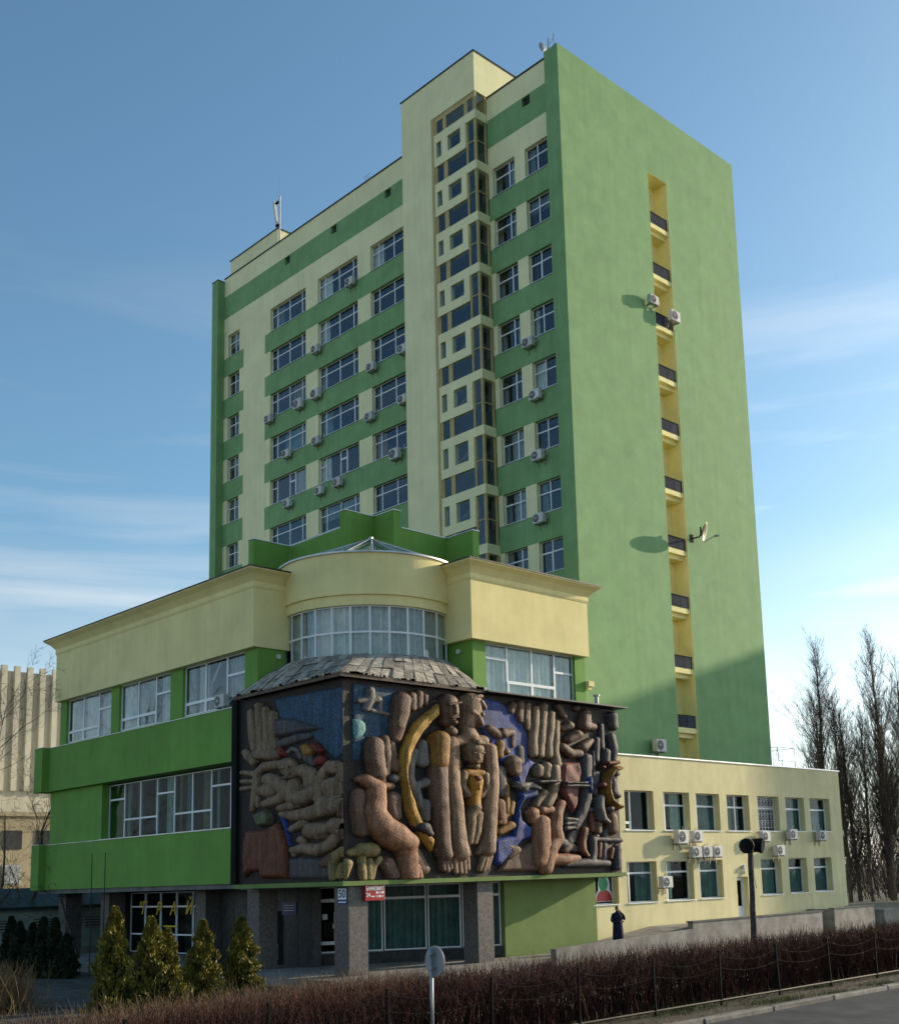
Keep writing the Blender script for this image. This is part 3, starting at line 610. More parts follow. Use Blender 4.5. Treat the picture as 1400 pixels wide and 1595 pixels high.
for i,(s0,s1) in enumerate(((0.05,1.3),(1.36,2.9),(2.96,4.68),(4.74,6.1),(6.16,7.75))):
    Wd = s1-s0; H = 2.58; p_ = SP0+SDv*s0+SNv*0.1
    if i == 0: pat = [(0,Wd,0,.14*H),(0,Wd,.14*H,.40*H,1),(0,Wd,.40*H,.80*H,1),(0,Wd,.80*H,H)]
    else: pat = [(0,Wd,0,.80*H),(0,Wd,.80*H,H)]
    window(blk,(p_.x,p_.y,SAng),0,0,0.81,pat,bw=0.05,dp=0.09,gm='shop_glass',curtain=None if i == 0 else [(0,1,0,1,'blind_green')],name='shop_window',sill=('light_coping',0.1))
for i in range(5):
    b2 = 16.0-1.45*i; pat = [(0,1.4,0,.30*2.75),(0,1.4,.30*2.75,.76*2.75),(0,1.4,.76*2.75,2.75)]
    window(blk,'L',-15.5,b2,0.62,pat,bw=0.035,gm='shop_glass',name='shop_window')
CM = MB().box(-0.42,0.42,-0.42,0.42,0,3.1).mesh('column','granite_column')
for (x,y) in ((-17.35,-3.75),(-11.05,-3.65),(-17.0,2.4),(-15.9,8.2),(-16.2,16.4),(-16.2,21.0)):
    put('column', CM, blk, Vector((x,y,0.331))-world(blk))
# green entrance volume
B_(MB().box(-8.8,-3.05,-2.85,1.2,0.33,3.40),'entrance_volume','box_green')
B_(MB().box(-15.62,-15.58,3.0,4.0,0.36,2.5),'door','black_iron')
B_(MB().box(-2.74,-2.35,-2.7,-2.3,12.15,12.4).box(-2.74,-2.45,-2.6,-2.3,12.0,12.15),'corbel','block_yellow')
RELIEF=[
('raised_hand','stone','L',1.2,0.04,[[(-1.59,10.28,0.13),(-1.53,9.77,0.146),(-1.44,9.23,0.146),(-1.31,8.81,0.151)],[(-1.07,10.48,0.13),(-0.98,9.82,0.14),(-0.92,9.18,0.146),(-0.82,8.73,0.14)],[(-0.59,10.27,0.13),(-0.49,9.77,0.135),(-0.43,9.18,0.135),(-0.39,8.72,0.14)],[(-0.11,10.04,0.13),(-0.09,9.55,0.135),(-0.03,9.08,0.119),(0.01,8.73,0.119)],[(-1.13,8.56,0.194),(0.09,8.41,0.194)],[(-1.97,8.72,0.14),(-1.7,8.52,0.162),(-1.38,8.26,0.14)]]),
('reclining_figure','stone','L',1.0,0.04,[[(0.93,7.94,0.313),(1.17,7.61,0.216)],[(0.19,8.06,0.183),(-0.61,8.05,0.183),(-1.12,7.86,0.151),(-1.22,7.35,0.14),(-1.37,6.9,0.13),(-1.52,6.45,0.086)],[(-0.35,7.54,0.237),(0.1,7.42,0.27),(0.69,7.15,0.27),(0.83,6.91,0.237),(0.3,6.7,0.205),(-0.6,6.62,0.162)],[(-0.6,7.13,0.248),(-0.2,7.04,0.237)],[(-2.22,7.95,0.097),(-1.43,7.83,0.119)],[(-2.22,7.6,0.086),(-1.32,7.53,0.108)],[(-2.27,7.31,0.086),(-1.43,7.31,0.097)],[(-1.16,6.88,0.076),(-1.16,6.54,0.054)]]),
('seated_child','stone','L',1.05,0.04,[[(1.84,7.67,0.248),(2.44,7.53,0.216)],[(2.35,7.46,0.237),(2.39,7.18,0.237)],[(1.36,7.21,0.237),(1.27,6.72,0.259),(1.93,6.67,0.302),(2.48,6.8,0.259)],[(0.4,6.39,0.14),(1.27,6.44,0.205)]]),
('figure_with_raised_arms','stone','L',1.05,0.04,[[(3.66,6.98,0.313),(3.74,6.71,0.259)],[(2.85,6.61,0.194),(2.81,7.04,0.173),(3.13,7.5,0.162),(3.49,7.77,0.151),(3.93,7.68,0.183)],[(3.75,7.56,0.183),(4.1,7.5,0.13)],[(4.1,7.21,0.162),(4.4,7.34,0.205),(4.62,7.3,0.119)],[(3.21,6.37,0.302),(3.91,6.27,0.324),(2.48,6.09,0.27),(1.36,6.05,0.216),(0.49,6.16,0.108)]]),
('crouching_figure','stone','L',1.0,0.04,[[(3.9,5.54,0.313),(4.12,5.42,0.237)],[(2.48,5.45,0.302),(3.2,5.47,0.248)],[(2.75,5.25,0.151),(3.2,5.25,0.14)],[(1.26,4.8,0.14),(1.92,4.83,0.194),(2.74,4.74,0.227),(3.46,4.87,0.216),(3.81,5.12,0.194)],[(1.17,5.57,0.13),(1.92,5.75,0.183)],[(1.26,4.8,0.119),(1.31,4.63,0.097)],[(1.73,5.16,0.14),(1.92,5.1,0.108)]]),
('blue_haired_head','bluegrey','L',1.1,0.04,[[(4.7,6.87,0.27),(4.61,6.67,0.216)]]),
('ball','red','L',1.1,0.04,[[(2.97,7.94,0.205)]]),
('arched_pipe','grey','L',1.2,0.04,[[(0.93,8.45,0.076),(1.17,8.56,0.076),(1.51,8.47,0.076),(1.7,8.18,0.065)]]),
('flower','sand','L',0.9,0.04,[[(3.62,3.72,0.108),(3.63,4.24,0.14),(3.89,4.54,0.162),(4.5,4.68,0.216)]]),
('flower','sand','L',0.9,0.04,[[(4.06,3.81,0.14),(4.32,4.11,0.183)]]),
('flower','sand','L',0.9,0.04,[[(4.99,3.79,0.119),(4.91,4.2,0.14)]]),
('cross_shaped_form','grey','R',1.2,0.04,[[(-16.79,10.5,0.136),(-16.8,10.14,0.147),(-17.01,9.77,0.125)],[(-17.35,10.03,0.113),(-16.52,10.17,0.147)],[(-16.35,10.18,0.091),(-16.39,9.73,0.091)],[(-16.74,9.73,0.091),(-16.0,9.64,0.091)]]),
('fist','umber','R',1.2,0.04,[[(-15.35,10.26,0.283),(-15.43,9.81,0.294),(-15.58,9.23,0.26),(-15.66,8.78,0.192)],[(-14.83,10.45,0.158),(-14.81,9.97,0.147)],[(-14.46,10.57,0.136),(-14.47,10.05,0.125)],[(-14.16,10.48,0.113),(-14.15,10.19,0.091)]]),
('fist','umber','R',1.2,0.04,[[(-16.68,8.5,0.283),(-16.66,7.96,0.294),(-16.53,7.42,0.272),(-16.33,7.15,0.136)],[(-16.16,8.75,0.147),(-16.1,8.09,0.158),(-16.08,7.44,0.113)],[(-15.84,8.6,0.125),(-15.78,8.11,0.136),(-15.83,7.67,0.091)]]),
('small_head','grey','R',1.2,0.04,[[(-15.73,7.28,0.17)]]),
('horse','brown','R',1.15,0.04,[[(-17.35,7.2,0.136),(-17.01,7.16,0.249),(-16.6,6.93,0.283),(-16.61,6.44,0.306),(-16.69,6.01,0.351),(-16.42,5.53,0.453),(-15.94,5.21,0.509),(-15.38,4.94,0.453),(-15.18,4.5,0.317),(-15.09,3.64,0.272)],[(-16.33,6.99,0.147),(-15.91,7.0,0.136)],[(-14.69,4.06,0.136),(-14.62,3.62,0.147)]]),
('flower','sand','R',1.0,0.04,[[(-17.71,4.58,0.136),(-17.24,4.68,0.249),(-16.84,4.68,0.26)],[(-17.25,4.42,0.113),(-17.19,3.69,0.113)]]),
('flower','sand','R',1.0,0.04,[[(-16.91,4.31,0.102),(-16.92,3.68,0.102)],[(-16.44,4.36,0.113),(-16.72,4.1,0.102),(-16.82,3.68,0.091)]]),
('flower','sand','R',1.0,0.04,[[(-18.11,3.81,0.17),(-17.91,4.22,0.17)]]),
('small_figure','grey','R',1.1,0.04,[[(-14.77,8.33,0.147),(-14.96,7.81,0.158),(-14.97,7.37,0.136),(-14.69,6.82,0.158),(-14.49,6.27,0.147)],[(-14.32,8.64,0.17),(-14.37,7.95,0.226)],[(-14.24,7.17,0.204),(-14.62,7.04,0.136)],[(-14.26,6.38,0.192),(-14.2,5.83,0.136)]]),
('drop_form','slate','R',0.9,0.4,[[(-14.58,5.49,0.192),(-14.29,5.24,0.102)]]),
('standing_woman','umber','R',1.25,0.1,[[(-13.04,10.35,0.296),(-13.01,9.93,0.308),(-13.11,9.55,0.213)],[(-12.91,9.2,0.201)]]),
('standing_woman','umber','R',1.25,0.1,[[(-13.57,8.8,0.308),(-13.64,7.77,0.296),(-13.66,7.06,0.308),(-13.6,6.29,0.284),(-13.5,5.53,0.249),(-13.48,4.94,0.249),(-13.37,4.47,0.237)],[(-13.5,4.3,0.095),(-13.43,3.92,0.083)],[(-13.3,4.29,0.089),(-13.23,3.85,0.077)],[(-13.13,4.29,0.083),(-13.07,3.94,0.071)],[(-13.76,4.65,0.083),(-13.65,4.44,0.071)]]),
('amber_shoulder','ochre','R',1.3,0.14,[[(-13.57,8.86,0.32),(-13.63,7.95,0.296)]]),
('standing_man','stonelight','R',1.2,0.06,[[(-11.84,10.45,0.367),(-11.81,10.08,0.344),(-11.99,9.57,0.261)],[(-11.45,10.55,0.142),(-11.33,10.37,0.118),(-11.44,9.73,0.095)],[(-12.01,9.2,0.237)],[(-12.6,8.85,0.225),(-11.25,8.93,0.237)],[(-12.89,8.78,0.249),(-12.91,8.05,0.261),(-12.93,7.2,0.272),(-12.79,6.49,0.272),(-12.7,5.71,0.261),(-12.64,4.94,0.284),(-12.53,4.52,0.296)],[(-12.82,4.29,0.089),(-12.76,3.81,0.077)],[(-12.58,4.28,0.089),(-12.51,3.78,0.077)],[(-12.35,4.28,0.089),(-12.3,3.78,0.077)],[(-12.17,4.4,0.089),(-12.13,3.92,0.071)],[(-12.19,4.87,0.095),(-12.04,4.46,0.083)],[(-10.83,8.64,0.237),(-10.78,7.77,0.249),(-10.8,7.15,0.261),(-10.92,6.34,0.261),(-10.95,5.66,0.249),(-11.06,4.93,0.261),(-11.09,4.63,0.249)],[(-10.91,4.38,0.095),(-11.1,3.9,0.077)],[(-11.1,4.33,0.089),(-11.31,3.83,0.077)],[(-11.27,4.39,0.089),(-11.52,3.88,0.071)],[(-11.32,4.87,0.095),(-11.58,4.51,0.083)],[(-12.04,9.41,0.225),(-11.97,9.11,0.32)]]),
('child','childskin','R',1.25,0.16,[[(-11.84,8.53,0.344),(-11.79,8.19,0.272)],[(-11.73,7.89,0.154)]]),
('child','childskin','R',1.25,0.16,[[(-12.33,7.59,0.142),(-12.44,7.1,0.13),(-12.13,6.75,0.118),(-11.8,6.78,0.13)]]),
('child','childskin','R',1.25,0.16,[[(-11.2,7.57,0.142),(-11.13,7.04,0.13),(-11.46,6.73,0.118)]]),
('child','childskin','R',1.25,0.16,[[(-11.79,6.26,0.201),(-12.0,5.96,0.166),(-12.05,5.41,0.148),(-12.15,4.93,0.118)],[(-11.61,6.02,0.154),(-11.69,5.36,0.13),(-11.84,4.93,0.101)]]),
('yellow_shirt','amber','R',1.1,0.14,[[(-12.1,7.63,0.166),(-11.4,7.62,0.166)],[(-11.75,7.3,0.272),(-11.77,6.81,0.213)],[(-11.77,6.75,0.201),(-11.78,6.39,0.201)]]),
('sunflower','rust','R',0.7,0.42,[[(-11.77,7.41,0.13)]]),
('sunflower','rust','R',0.7,0.42,[[(-11.76,7.24,0.03),(-11.73,6.97,0.03)]]),
('dark_niche','rust','R',0.6,0.02,[[(-11.33,8.12,0.083),(-11.31,7.32,0.083)]]),
('dark_niche','rust','R',0.6,0.02,[[(-12.33,8.07,0.059),(-12.34,7.83,0.059)]]),
('open_hand','stone','R',1.25,0.04,[[(-8.08,10.47,0.154),(-8.17,9.77,0.166),(-8.29,9.11,0.166),(-8.32,8.58,0.178)],[(-7.55,10.64,0.154),(-7.69,9.87,0.166),(-7.82,9.13,0.166),(-7.9,8.54,0.166)],[(-7.13,10.34,0.154),(-7.22,9.7,0.166),(-7.36,9.09,0.16),(-7.39,8.56,0.166)],[(-6.81,9.96,0.142),(-6.9,9.25,0.154),(-6.98,8.72,0.16),(-6.86,8.19,0.178)],[(-8.02,7.98,0.19),(-8.03,7.75,0.166)],[(-7.54,8.1,0.19),(-7.56,7.7,0.166)],[(-7.04,7.99,0.213),(-7.04,7.53,0.201),(-7.27,6.87,0.201),(-7.63,6.47,0.201)],[(-8.24,6.46,0.142),(-7.74,6.98,0.166)]]),
('grasping_hand','brown','R',1.15,0.04,[[(-8.48,6.13,0.249),(-8.41,5.81,0.19)],[(-7.87,6.27,0.201),(-7.4,6.28,0.178)],[(-6.71,6.55,0.178),(-6.98,6.09,0.213),(-7.11,5.5,0.237),(-6.99,5.05,0.237),(-7.48,4.67,0.284),(-7.81,3.84,0.261)],[(-7.99,5.75,0.32),(-8.03,4.92,0.332),(-8.17,4.16,0.296)],[(-7.32,4.22,0.237),(-6.55,4.21,0.261),(-5.86,4.26,0.178)]]),
('fingertips','umber','R',1.1,0.04,[[(-9.42,10.52,0.154),(-9.53,10.26,0.142)],[(-8.96,10.63,0.154),(-9.08,10.1,0.166),(-9.0,9.91,0.142)],[(-8.55,10.59,0.142),(-8.67,10.0,0.178),(-8.59,9.61,0.142)]]),
('robed_head','umber','R',1.1,0.04,[[(-10.8,9.46,0.178),(-10.37,9.24,0.201)],[(-10.02,9.32,0.237),(-9.47,9.42,0.13),(-9.5,8.84,0.107)]]),
('robed_head','umber','R',1.1,0.04,[[(-9.53,8.14,0.32),(-9.45,7.82,0.261)]]),
('robed_head','umber','R',1.1,0.04,[[(-9.87,8.57,0.154)]]),
('dove','grey','R',1.2,0.25,[[(-9.3,7.19,0.154),(-8.66,7.25,0.13),(-8.2,7.13,0.083)],[(-9.03,7.08,0.118),(-9.48,7.32,0.071)]]),
('crossbar','grey','R',1.2,0.45,[[(-8.28,7.39,0.059),(-7.14,7.46,0.071)]]),
('crossbar','grey','R',1.2,0.45,[[(-6.67,7.28,0.053),(-5.28,7.32,0.053)]]),
('crossbar','grey','R',1.2,0.45,[[(-6.66,7.41,0.041),(-5.37,7.45,0.041)]]),
('small_figures','ochre','R',1.0,0.04,[[(-10.21,8.87,0.178),(-10.23,8.42,0.142)]]),
('small_figures','ochre','R',1.0,0.04,[[(-9.93,7.17,0.13),(-9.89,6.05,0.095),(-10.34,5.73,0.118)],[(-9.6,6.49,0.118),(-9.71,6.11,0.118)],[(-10.1,7.3,0.142),(-10.46,7.16,0.118)]]),
('small_figures','ochre','R',1.0,0.04,[[(-9.73,5.61,0.178),(-10.36,5.36,0.142)]]),
('embracing_figures','umber','R',1.15,0.04,[[(-6.03,9.91,0.213),(-6.43,9.75,0.142)]]),
('embracing_figures','umber','R',1.15,0.04,[[(-5.55,9.54,0.237),(-6.06,9.3,0.178)],[(-4.87,10.54,0.201),(-5.01,9.98,0.261),(-4.49,9.95,0.19)]]),
('embracing_figures','umber','R',1.15,0.04,[[(-6.48,8.94,0.201),(-6.0,8.7,0.213),(-5.49,8.73,0.201)],[(-5.17,9.02,0.225),(-4.64,9.32,0.142)]]),
('embracing_figures','umber','R',1.15,0.04,[[(-6.3,10.3,0.118),(-6.68,10.68,0.13)]]),
('embracing_figures','umber','R',1.15,0.04,[[(-5.48,10.7,0.142)]]),
('column_limb','slate','R',1.2,0.04,[[(-5.0,8.55,0.225),(-5.06,7.6,0.213),(-5.11,6.79,0.225),(-5.45,6.11,0.213),(-5.98,5.58,0.201)],[(-4.46,8.85,0.083),(-4.56,7.34,0.071)],[(-5.03,6.32,0.142),(-4.68,6.32,0.107)]]),
('tall_shape','slate','R',1.15,0.04,[[(-3.86,10.06,0.107),(-3.87,9.09,0.107)],[(-3.19,9.62,0.154),(-3.06,9.13,0.166),(-3.1,8.57,0.13)],[(-3.62,8.89,0.178),(-3.65,8.41,0.166)],[(-4.22,9.41,0.13),(-4.27,8.51,0.118)]]),
('tall_shape','slate','R',1.15,0.04,[[(-3.07,10.54,0.201),(-3.0,10.05,0.178)]]),
('boss','rose','R',1.2,0.35,[[(-4.24,7.39,0.118)]]),
('cap','rust','R',1.2,0.3,[[(-3.76,8.37,0.095),(-3.11,8.43,0.095)]]),
('cap','rust','R',1.2,0.3,[[(-4.09,8.18,0.083)]]),
('profile_face','slate','R',1.1,0.2,[[(-3.39,7.59,0.154),(-3.37,7.1,0.178),(-3.11,6.97,0.142)]]),
('profile_face','slate','R',1.1,0.2,[[(-3.15,7.94,0.142)]]),
('horn','grey','R',1.2,0.3,[[(-4.33,6.87,0.107),(-4.41,6.4,0.13),(-4.24,5.93,0.118),(-3.93,5.79,0.083)]]),
('horn','grey','R',1.2,0.3,[[(-3.74,6.37,0.13)]]),
('drum','umber','R',1.2,0.04,[[(-3.5,6.0,0.237),(-3.43,5.46,0.225)]]),
('drum','umber','R',1.2,0.04,[[(-4.35,5.72,0.142),(-4.38,5.39,0.142)]]),
('pipe','slate','R',1.2,0.1,[[(-4.81,5.05,0.118),(-2.98,5.01,0.118)],[(-4.81,5.05,0.154),(-4.85,4.38,0.154),(-4.97,4.12,0.178)],[(-6.56,4.01,0.142),(-5.38,4.06,0.201),(-3.95,4.01,0.154)],[(-4.05,4.85,0.071),(-4.08,4.31,0.071)]]),
('pipe','slate','R',1.2,0.1,[[(-3.17,4.64,0.142),(-3.22,3.83,0.154)]]),
('bolt','rust','R',1.15,0.15,[[(-5.39,5.45,0.154),(-5.53,4.92,0.13),(-5.55,4.59,0.142),(-5.26,4.36,0.095)]]),
('bolt','rust','R',1.15,0.15,[[(-4.41,4.85,0.095),(-4.5,4.31,0.083)]]),
('bolt','rust','R',1.15,0.15,[[(-3.59,4.64,0.083),(-3.72,4.24,0.083)]]),
('bracket','grey','R',1.2,0.2,[[(-6.5,5.9,0.083),(-5.92,5.87,0.083)],[(-6.52,5.7,0.083),(-5.97,5.74,0.059)],[(-5.88,5.64,0.083)]]),
('bracket','grey','R',1.2,0.2,[[(-6.53,5.51,0.095),(-6.08,5.54,0.071)]]),
('root_forms','umber','R',1.0,0.04,[[(-10.03,4.81,0.154),(-9.51,4.62,0.201),(-9.87,4.37,0.154)]]),
('root_forms','umber','R',1.0,0.04,[[(-6.53,4.6,0.154),(-6.13,4.79,0.142)]]),
('root_forms','umber','R',1.0,0.04,[[(-4.49,5.18,0.118)]]),
('root_forms','umber','R',1.0,0.04,[[(-3.91,4.58,0.107),(-3.24,5.05,0.083)]]),
('filler_form','umber','L',0.9,0.02,[[(1.74,7.01,0.216),(1.64,6.47,0.194)]]),
('filler_form','umber','L',0.9,0.02,[[(4.52,6.39,0.194),(4.34,5.98,0.237)],[(4.6,5.6,0.216),(4.33,5.25,0.237)]]),
('filler_form','umber','L',0.9,0.02,[[(3.63,4.5,0.162),(3.19,4.25,0.194)]]),
('filler_form','slate','L',0.7,0.02,[[(0.29,8.82,0.162),(1.46,8.93,0.183),(2.31,8.95,0.13)]]),
('filler_form','slate','L',0.7,0.02,[[(2.12,8.14,0.162),(2.49,7.89,0.13)]]),
('filler_form','umber','R',0.8,0.02,[[(-17.35,6.69,0.204),(-17.43,6.11,0.226),(-17.24,5.37,0.249)]]),
('filler_form','umber','R',0.8,0.02,[[(-15.78,6.57,0.249),(-15.72,5.92,0.226)]]),
('filler_form','umber','R',0.8,0.02,[[(-15.89,8.27,0.17),(-15.68,7.67,0.192)]]),
('filler_form','umber','R',0.8,0.02,[[(-14.75,4.55,0.192),(-14.4,3.95,0.226)]]),
('filler_form','umber','R',0.8,0.02,[[(-16.1,4.19,0.249),(-15.83,3.76,0.226)]]),
('filler_form','slate','R',0.8,0.02,[[(-10.26,7.79,0.237),(-10.2,6.92,0.213)]]),
('filler_form','slate','R',0.8,0.02,[[(-9.05,8.74,0.178),(-9.0,7.84,0.154)]]),
('filler_form','slate','R',0.8,0.02,[[(-6.05,7.83,0.154),(-6.2,6.89,0.142)]]),
('filler_form','slate','R',0.8,0.02,[[(-5.67,5.78,0.178),(-6.21,4.99,0.213)],[(-6.71,4.92,0.213),(-5.94,4.66,0.178)]]),
('filler_form','slate','R',0.8,0.02,[[(-4.31,7.9,0.154),(-4.47,7.07,0.142)]]),
('filler_form','slate','R',0.8,0.02,[[(-3.86,5.39,0.142),(-4.04,4.24,0.178)]]),
('filler_form','rust','R',0.8,0.02,[[(-10.31,6.48,0.213),(-10.17,5.73,0.178)]]),
('filler_form','rust','R',0.8,0.02,[[(-11.1,8.38,0.118),(-11.06,7.26,0.107)]]),
('filler_form','rust','R',0.8,0.02,[[(-4.74,6.12,0.13),(-4.68,5.45,0.118)]]),
('facial_features','umber','R',1.0,0.52,[[(-13.31,10.17,0.053),(-13.03,10.23,0.059),(-12.7,10.31,0.053)],[(-13.0,10.24,0.047),(-12.96,9.99,0.065),(-12.98,9.88,0.071)]]),
('facial_features','umber','R',1.0,0.52,[[(-13.16,9.68,0.047),(-12.85,9.73,0.047)]]),
('facial_features','umber','R',1.0,0.52,[[(-13.05,9.51,0.095)]]),
('facial_features','stonelight','R',1.0,0.4,[[(-11.5,10.45,0.095),(-11.31,10.28,0.071),(-11.28,10.17,0.047)]]),
('facial_features','stonelight','R',1.0,0.4,[[(-11.45,9.97,0.065),(-11.41,9.89,0.047)]]),
('facial_features','stonelight','R',1.0,0.4,[[(-11.61,9.78,0.095),(-11.53,9.61,0.083),(-11.47,9.51,0.047)],[(-11.98,10.01,0.118),(-11.69,9.9,0.083)]]),
('facial_features','stonelight','R',1.0,0.4,[[(-12.04,10.56,0.083),(-11.53,10.67,0.095)]]),
('facial_features','childskin','R',1.0,0.5,[[(-12.07,8.38,0.053),(-11.91,8.41,0.047)],[(-11.71,8.42,0.047),(-11.51,8.41,0.047)],[(-11.8,8.44,0.041),(-11.79,8.19,0.065)]]),
('facial_features','childskin','R',1.0,0.5,[[(-11.91,8.02,0.041),(-11.66,8.04,0.041)]]),
('facial_features','childskin','R',1.0,0.5,[[(-11.85,8.8,0.13),(-11.56,8.78,0.083)]]),
('facial_features','stone','L',1.0,0.32,[[(0.78,7.84,0.049),(1.29,7.87,0.054)],[(1.22,7.83,0.043),(1.29,7.6,0.054)]]),
('facial_features','stone','L',1.0,0.32,[[(0.98,7.49,0.043),(1.27,7.48,0.038)]]),
('facial_features','stone','L',1.0,0.3,[[(3.39,7.04,0.049),(3.7,7.05,0.049)],[(3.79,7.04,0.049),(4.03,7.02,0.043)],[(3.75,7.04,0.043),(3.77,6.84,0.059)]]),
('facial_features','stone','L',1.0,0.3,[[(3.61,6.73,0.038),(3.92,6.72,0.038)]]),
('facial_features','stone','L',1.0,0.3,[[(3.95,5.61,0.043),(4.21,5.62,0.043)],[(4.15,5.6,0.043),(4.23,5.47,0.049)]]),
]
FIELDS=[
('sky_field','blue','L',0.05,[(-0.01,10.58),(4.58,10.5),(4.59,8.18),(3.76,7.93),(2.5,8.82),(1.17,9.29),(0.29,9.85)]),
('sky_field','blue','R',0.05,[(-17.56,10.68),(-15.49,10.62),(-15.72,9.56),(-15.88,8.55),(-16.99,8.7),(-17.27,7.93),(-17.57,7.81)]),
('globe_field','navy','R',0.1,[(-11.27,10.69),(-10.14,10.63),(-9.26,10.21),(-8.64,9.67),(-8.53,9.09),(-8.61,8.25),(-9.54,7.95),(-10.24,8.17),(-10.91,9.02),(-11.32,9.55)]),
('moon','aqua','R',0.12,[(-17.58,9.37),(-17.25,9.39),(-17.02,9.25),(-16.99,8.97),(-17.19,8.74),(-17.53,8.61)]),
('crescent','yellow','R',0.34,[(-13.52,10.27),(-14.1,9.88),(-14.71,9.46),(-15.12,8.93),(-15.39,8.35),(-15.48,7.79),(-15.44,7.29),(-15.34,7.02),(-15.31,6.58),(-15.18,6.03),(-14.9,5.54),(-14.52,5.05),(-14.01,4.55),(-13.93,5.08),(-14.25,5.35),(-14.57,5.85),(-14.83,6.45),(-15.07,6.97),(-15.15,7.25),(-15.11,7.7),(-14.97,8.15),(-14.74,8.58),(-14.35,9.06),(-13.89,9.49),(-13.54,9.75)]),
('portal','rust','L',0.22,[(-1.88,5.66),(-0.6,5.65),(0.3,5.89),(0.64,5.54),(0.83,4.87),(0.88,3.77),(0.3,3.79),(-0.84,3.81),(-0.89,4.06),(-1.5,4.08),(-2.02,3.84),(-2.03,4.98)]),
('aircraft','slate','L',0.22,[(0.09,9.82),(1.17,9.72),(3.23,9.1),(2.5,9.07),(1.27,9.06),(0.09,9.07)]),
('dark_cloth','slate','L',0.12,[(0.98,4.48),(1.73,4.51),(3.19,4.41),(3.72,4.24),(3.62,3.69),(0.98,3.75)]),
('blue_profile','navy','R',0.2,[(-9.54,7.95),(-8.61,8.37),(-8.2,8.2),(-8.59,7.86),(-8.84,7.4),(-8.1,7.23),(-8.08,6.78),(-8.87,6.63),(-9.16,6.31),(-9.09,5.87),(-8.52,5.5),(-8.58,5.12),(-9.22,4.93),(-9.69,4.49),(-10.41,4.01),(-10.75,4.08),(-10.67,5.05),(-9.66,5.24),(-9.44,6.05),(-9.14,6.69)]),
('gear_arc','ochre','R',0.5,[(-2.74,8.31),(-3.34,8.28),(-3.78,7.99),(-4.03,7.5),(-4.06,7.02),(-3.82,6.61),(-3.36,6.38),(-2.83,6.36),(-2.79,6.6),(-3.24,6.66),(-3.59,6.89),(-3.73,7.23),(-3.65,7.65),(-3.36,7.93),(-2.76,8.1)]),
('banner','rose','R',0.25,[(-6.61,8.27),(-5.51,8.39),(-5.4,7.85),(-5.78,6.44),(-6.05,6.1),(-6.37,6.62),(-6.69,7.01)]),
('base_mass','umber','R',0.16,[(-10.59,3.77),(-10.05,4.31),(-8.96,4.8),(-8.21,5.05),(-7.67,4.8),(-7.72,3.75)]),
('blue_shield','navy','R',0.45,[(-5.3,7.72),(-4.89,7.84),(-4.9,6.86),(-5.24,7.12)]),
('wedge','olive','L',0.3,[(-1.31,6.26),(-0.4,6.43),(0.0,6.07),(-0.2,5.75),(-1.0,5.73)]),
('coloured_rock','red','L',0.2,[(0.19,8.77),(0.59,8.68),(0.83,8.31),(0.19,8.32)]),
('coloured_rock','ochre','L',0.2,[(1.65,8.63),(2.12,8.69),(2.63,8.37),(2.49,8.16),(1.93,8.16)]),
('coloured_rock','red','L',0.25,[(2.31,8.67),(2.86,8.62),(3.22,8.31),(2.95,8.12),(2.63,8.31)]),
('blue_ribbon','navy','L',0.2,[(0.3,6.17),(0.69,6.03),(0.98,5.52),(1.07,5.08),(1.22,4.96),(0.98,4.92),(0.83,5.31),(0.59,5.82)]),
]
# ================================================================== SCULPTED MOSAIC RELIEF
rel = thing('mosaic_relief', 'sculpted mosaic relief of figures and giant hands wrapping the building corner', 'relief', (-17.5,-3.9,3.4))
MB().box(-18.0,-17.62,-4.2,2.55,3.60,10.85).box(-17.62,-2.8,-4.2,-3.8,3.60,10.85).build('backing_wall','relief_ground',rel)
MB().box(-17.62,-17.3,-3.8,2.55,3.6,10.8).box(-17.3,-2.9,-3.8,-2.9,3.6,10.8).build('backing_core','soffit',rel)
MB().box(-18.14,-17.6,2.55,2.9,3.6,10.88).build('edge_trim','black_iron',rel)
MB().box(-18.16,-2.66,-4.36,-3.7,3.44,3.60).box(-18.16,-17.5,-3.7,2.6,3.44,3.60).build('bottom_ledge','box_green',rel)
MB().box(-11.2,-2.5,-4.75,-2.55,10.87,10.93).build('top_flashing','coping',rel)
SCU = {'L':0.58,'R':0.68}
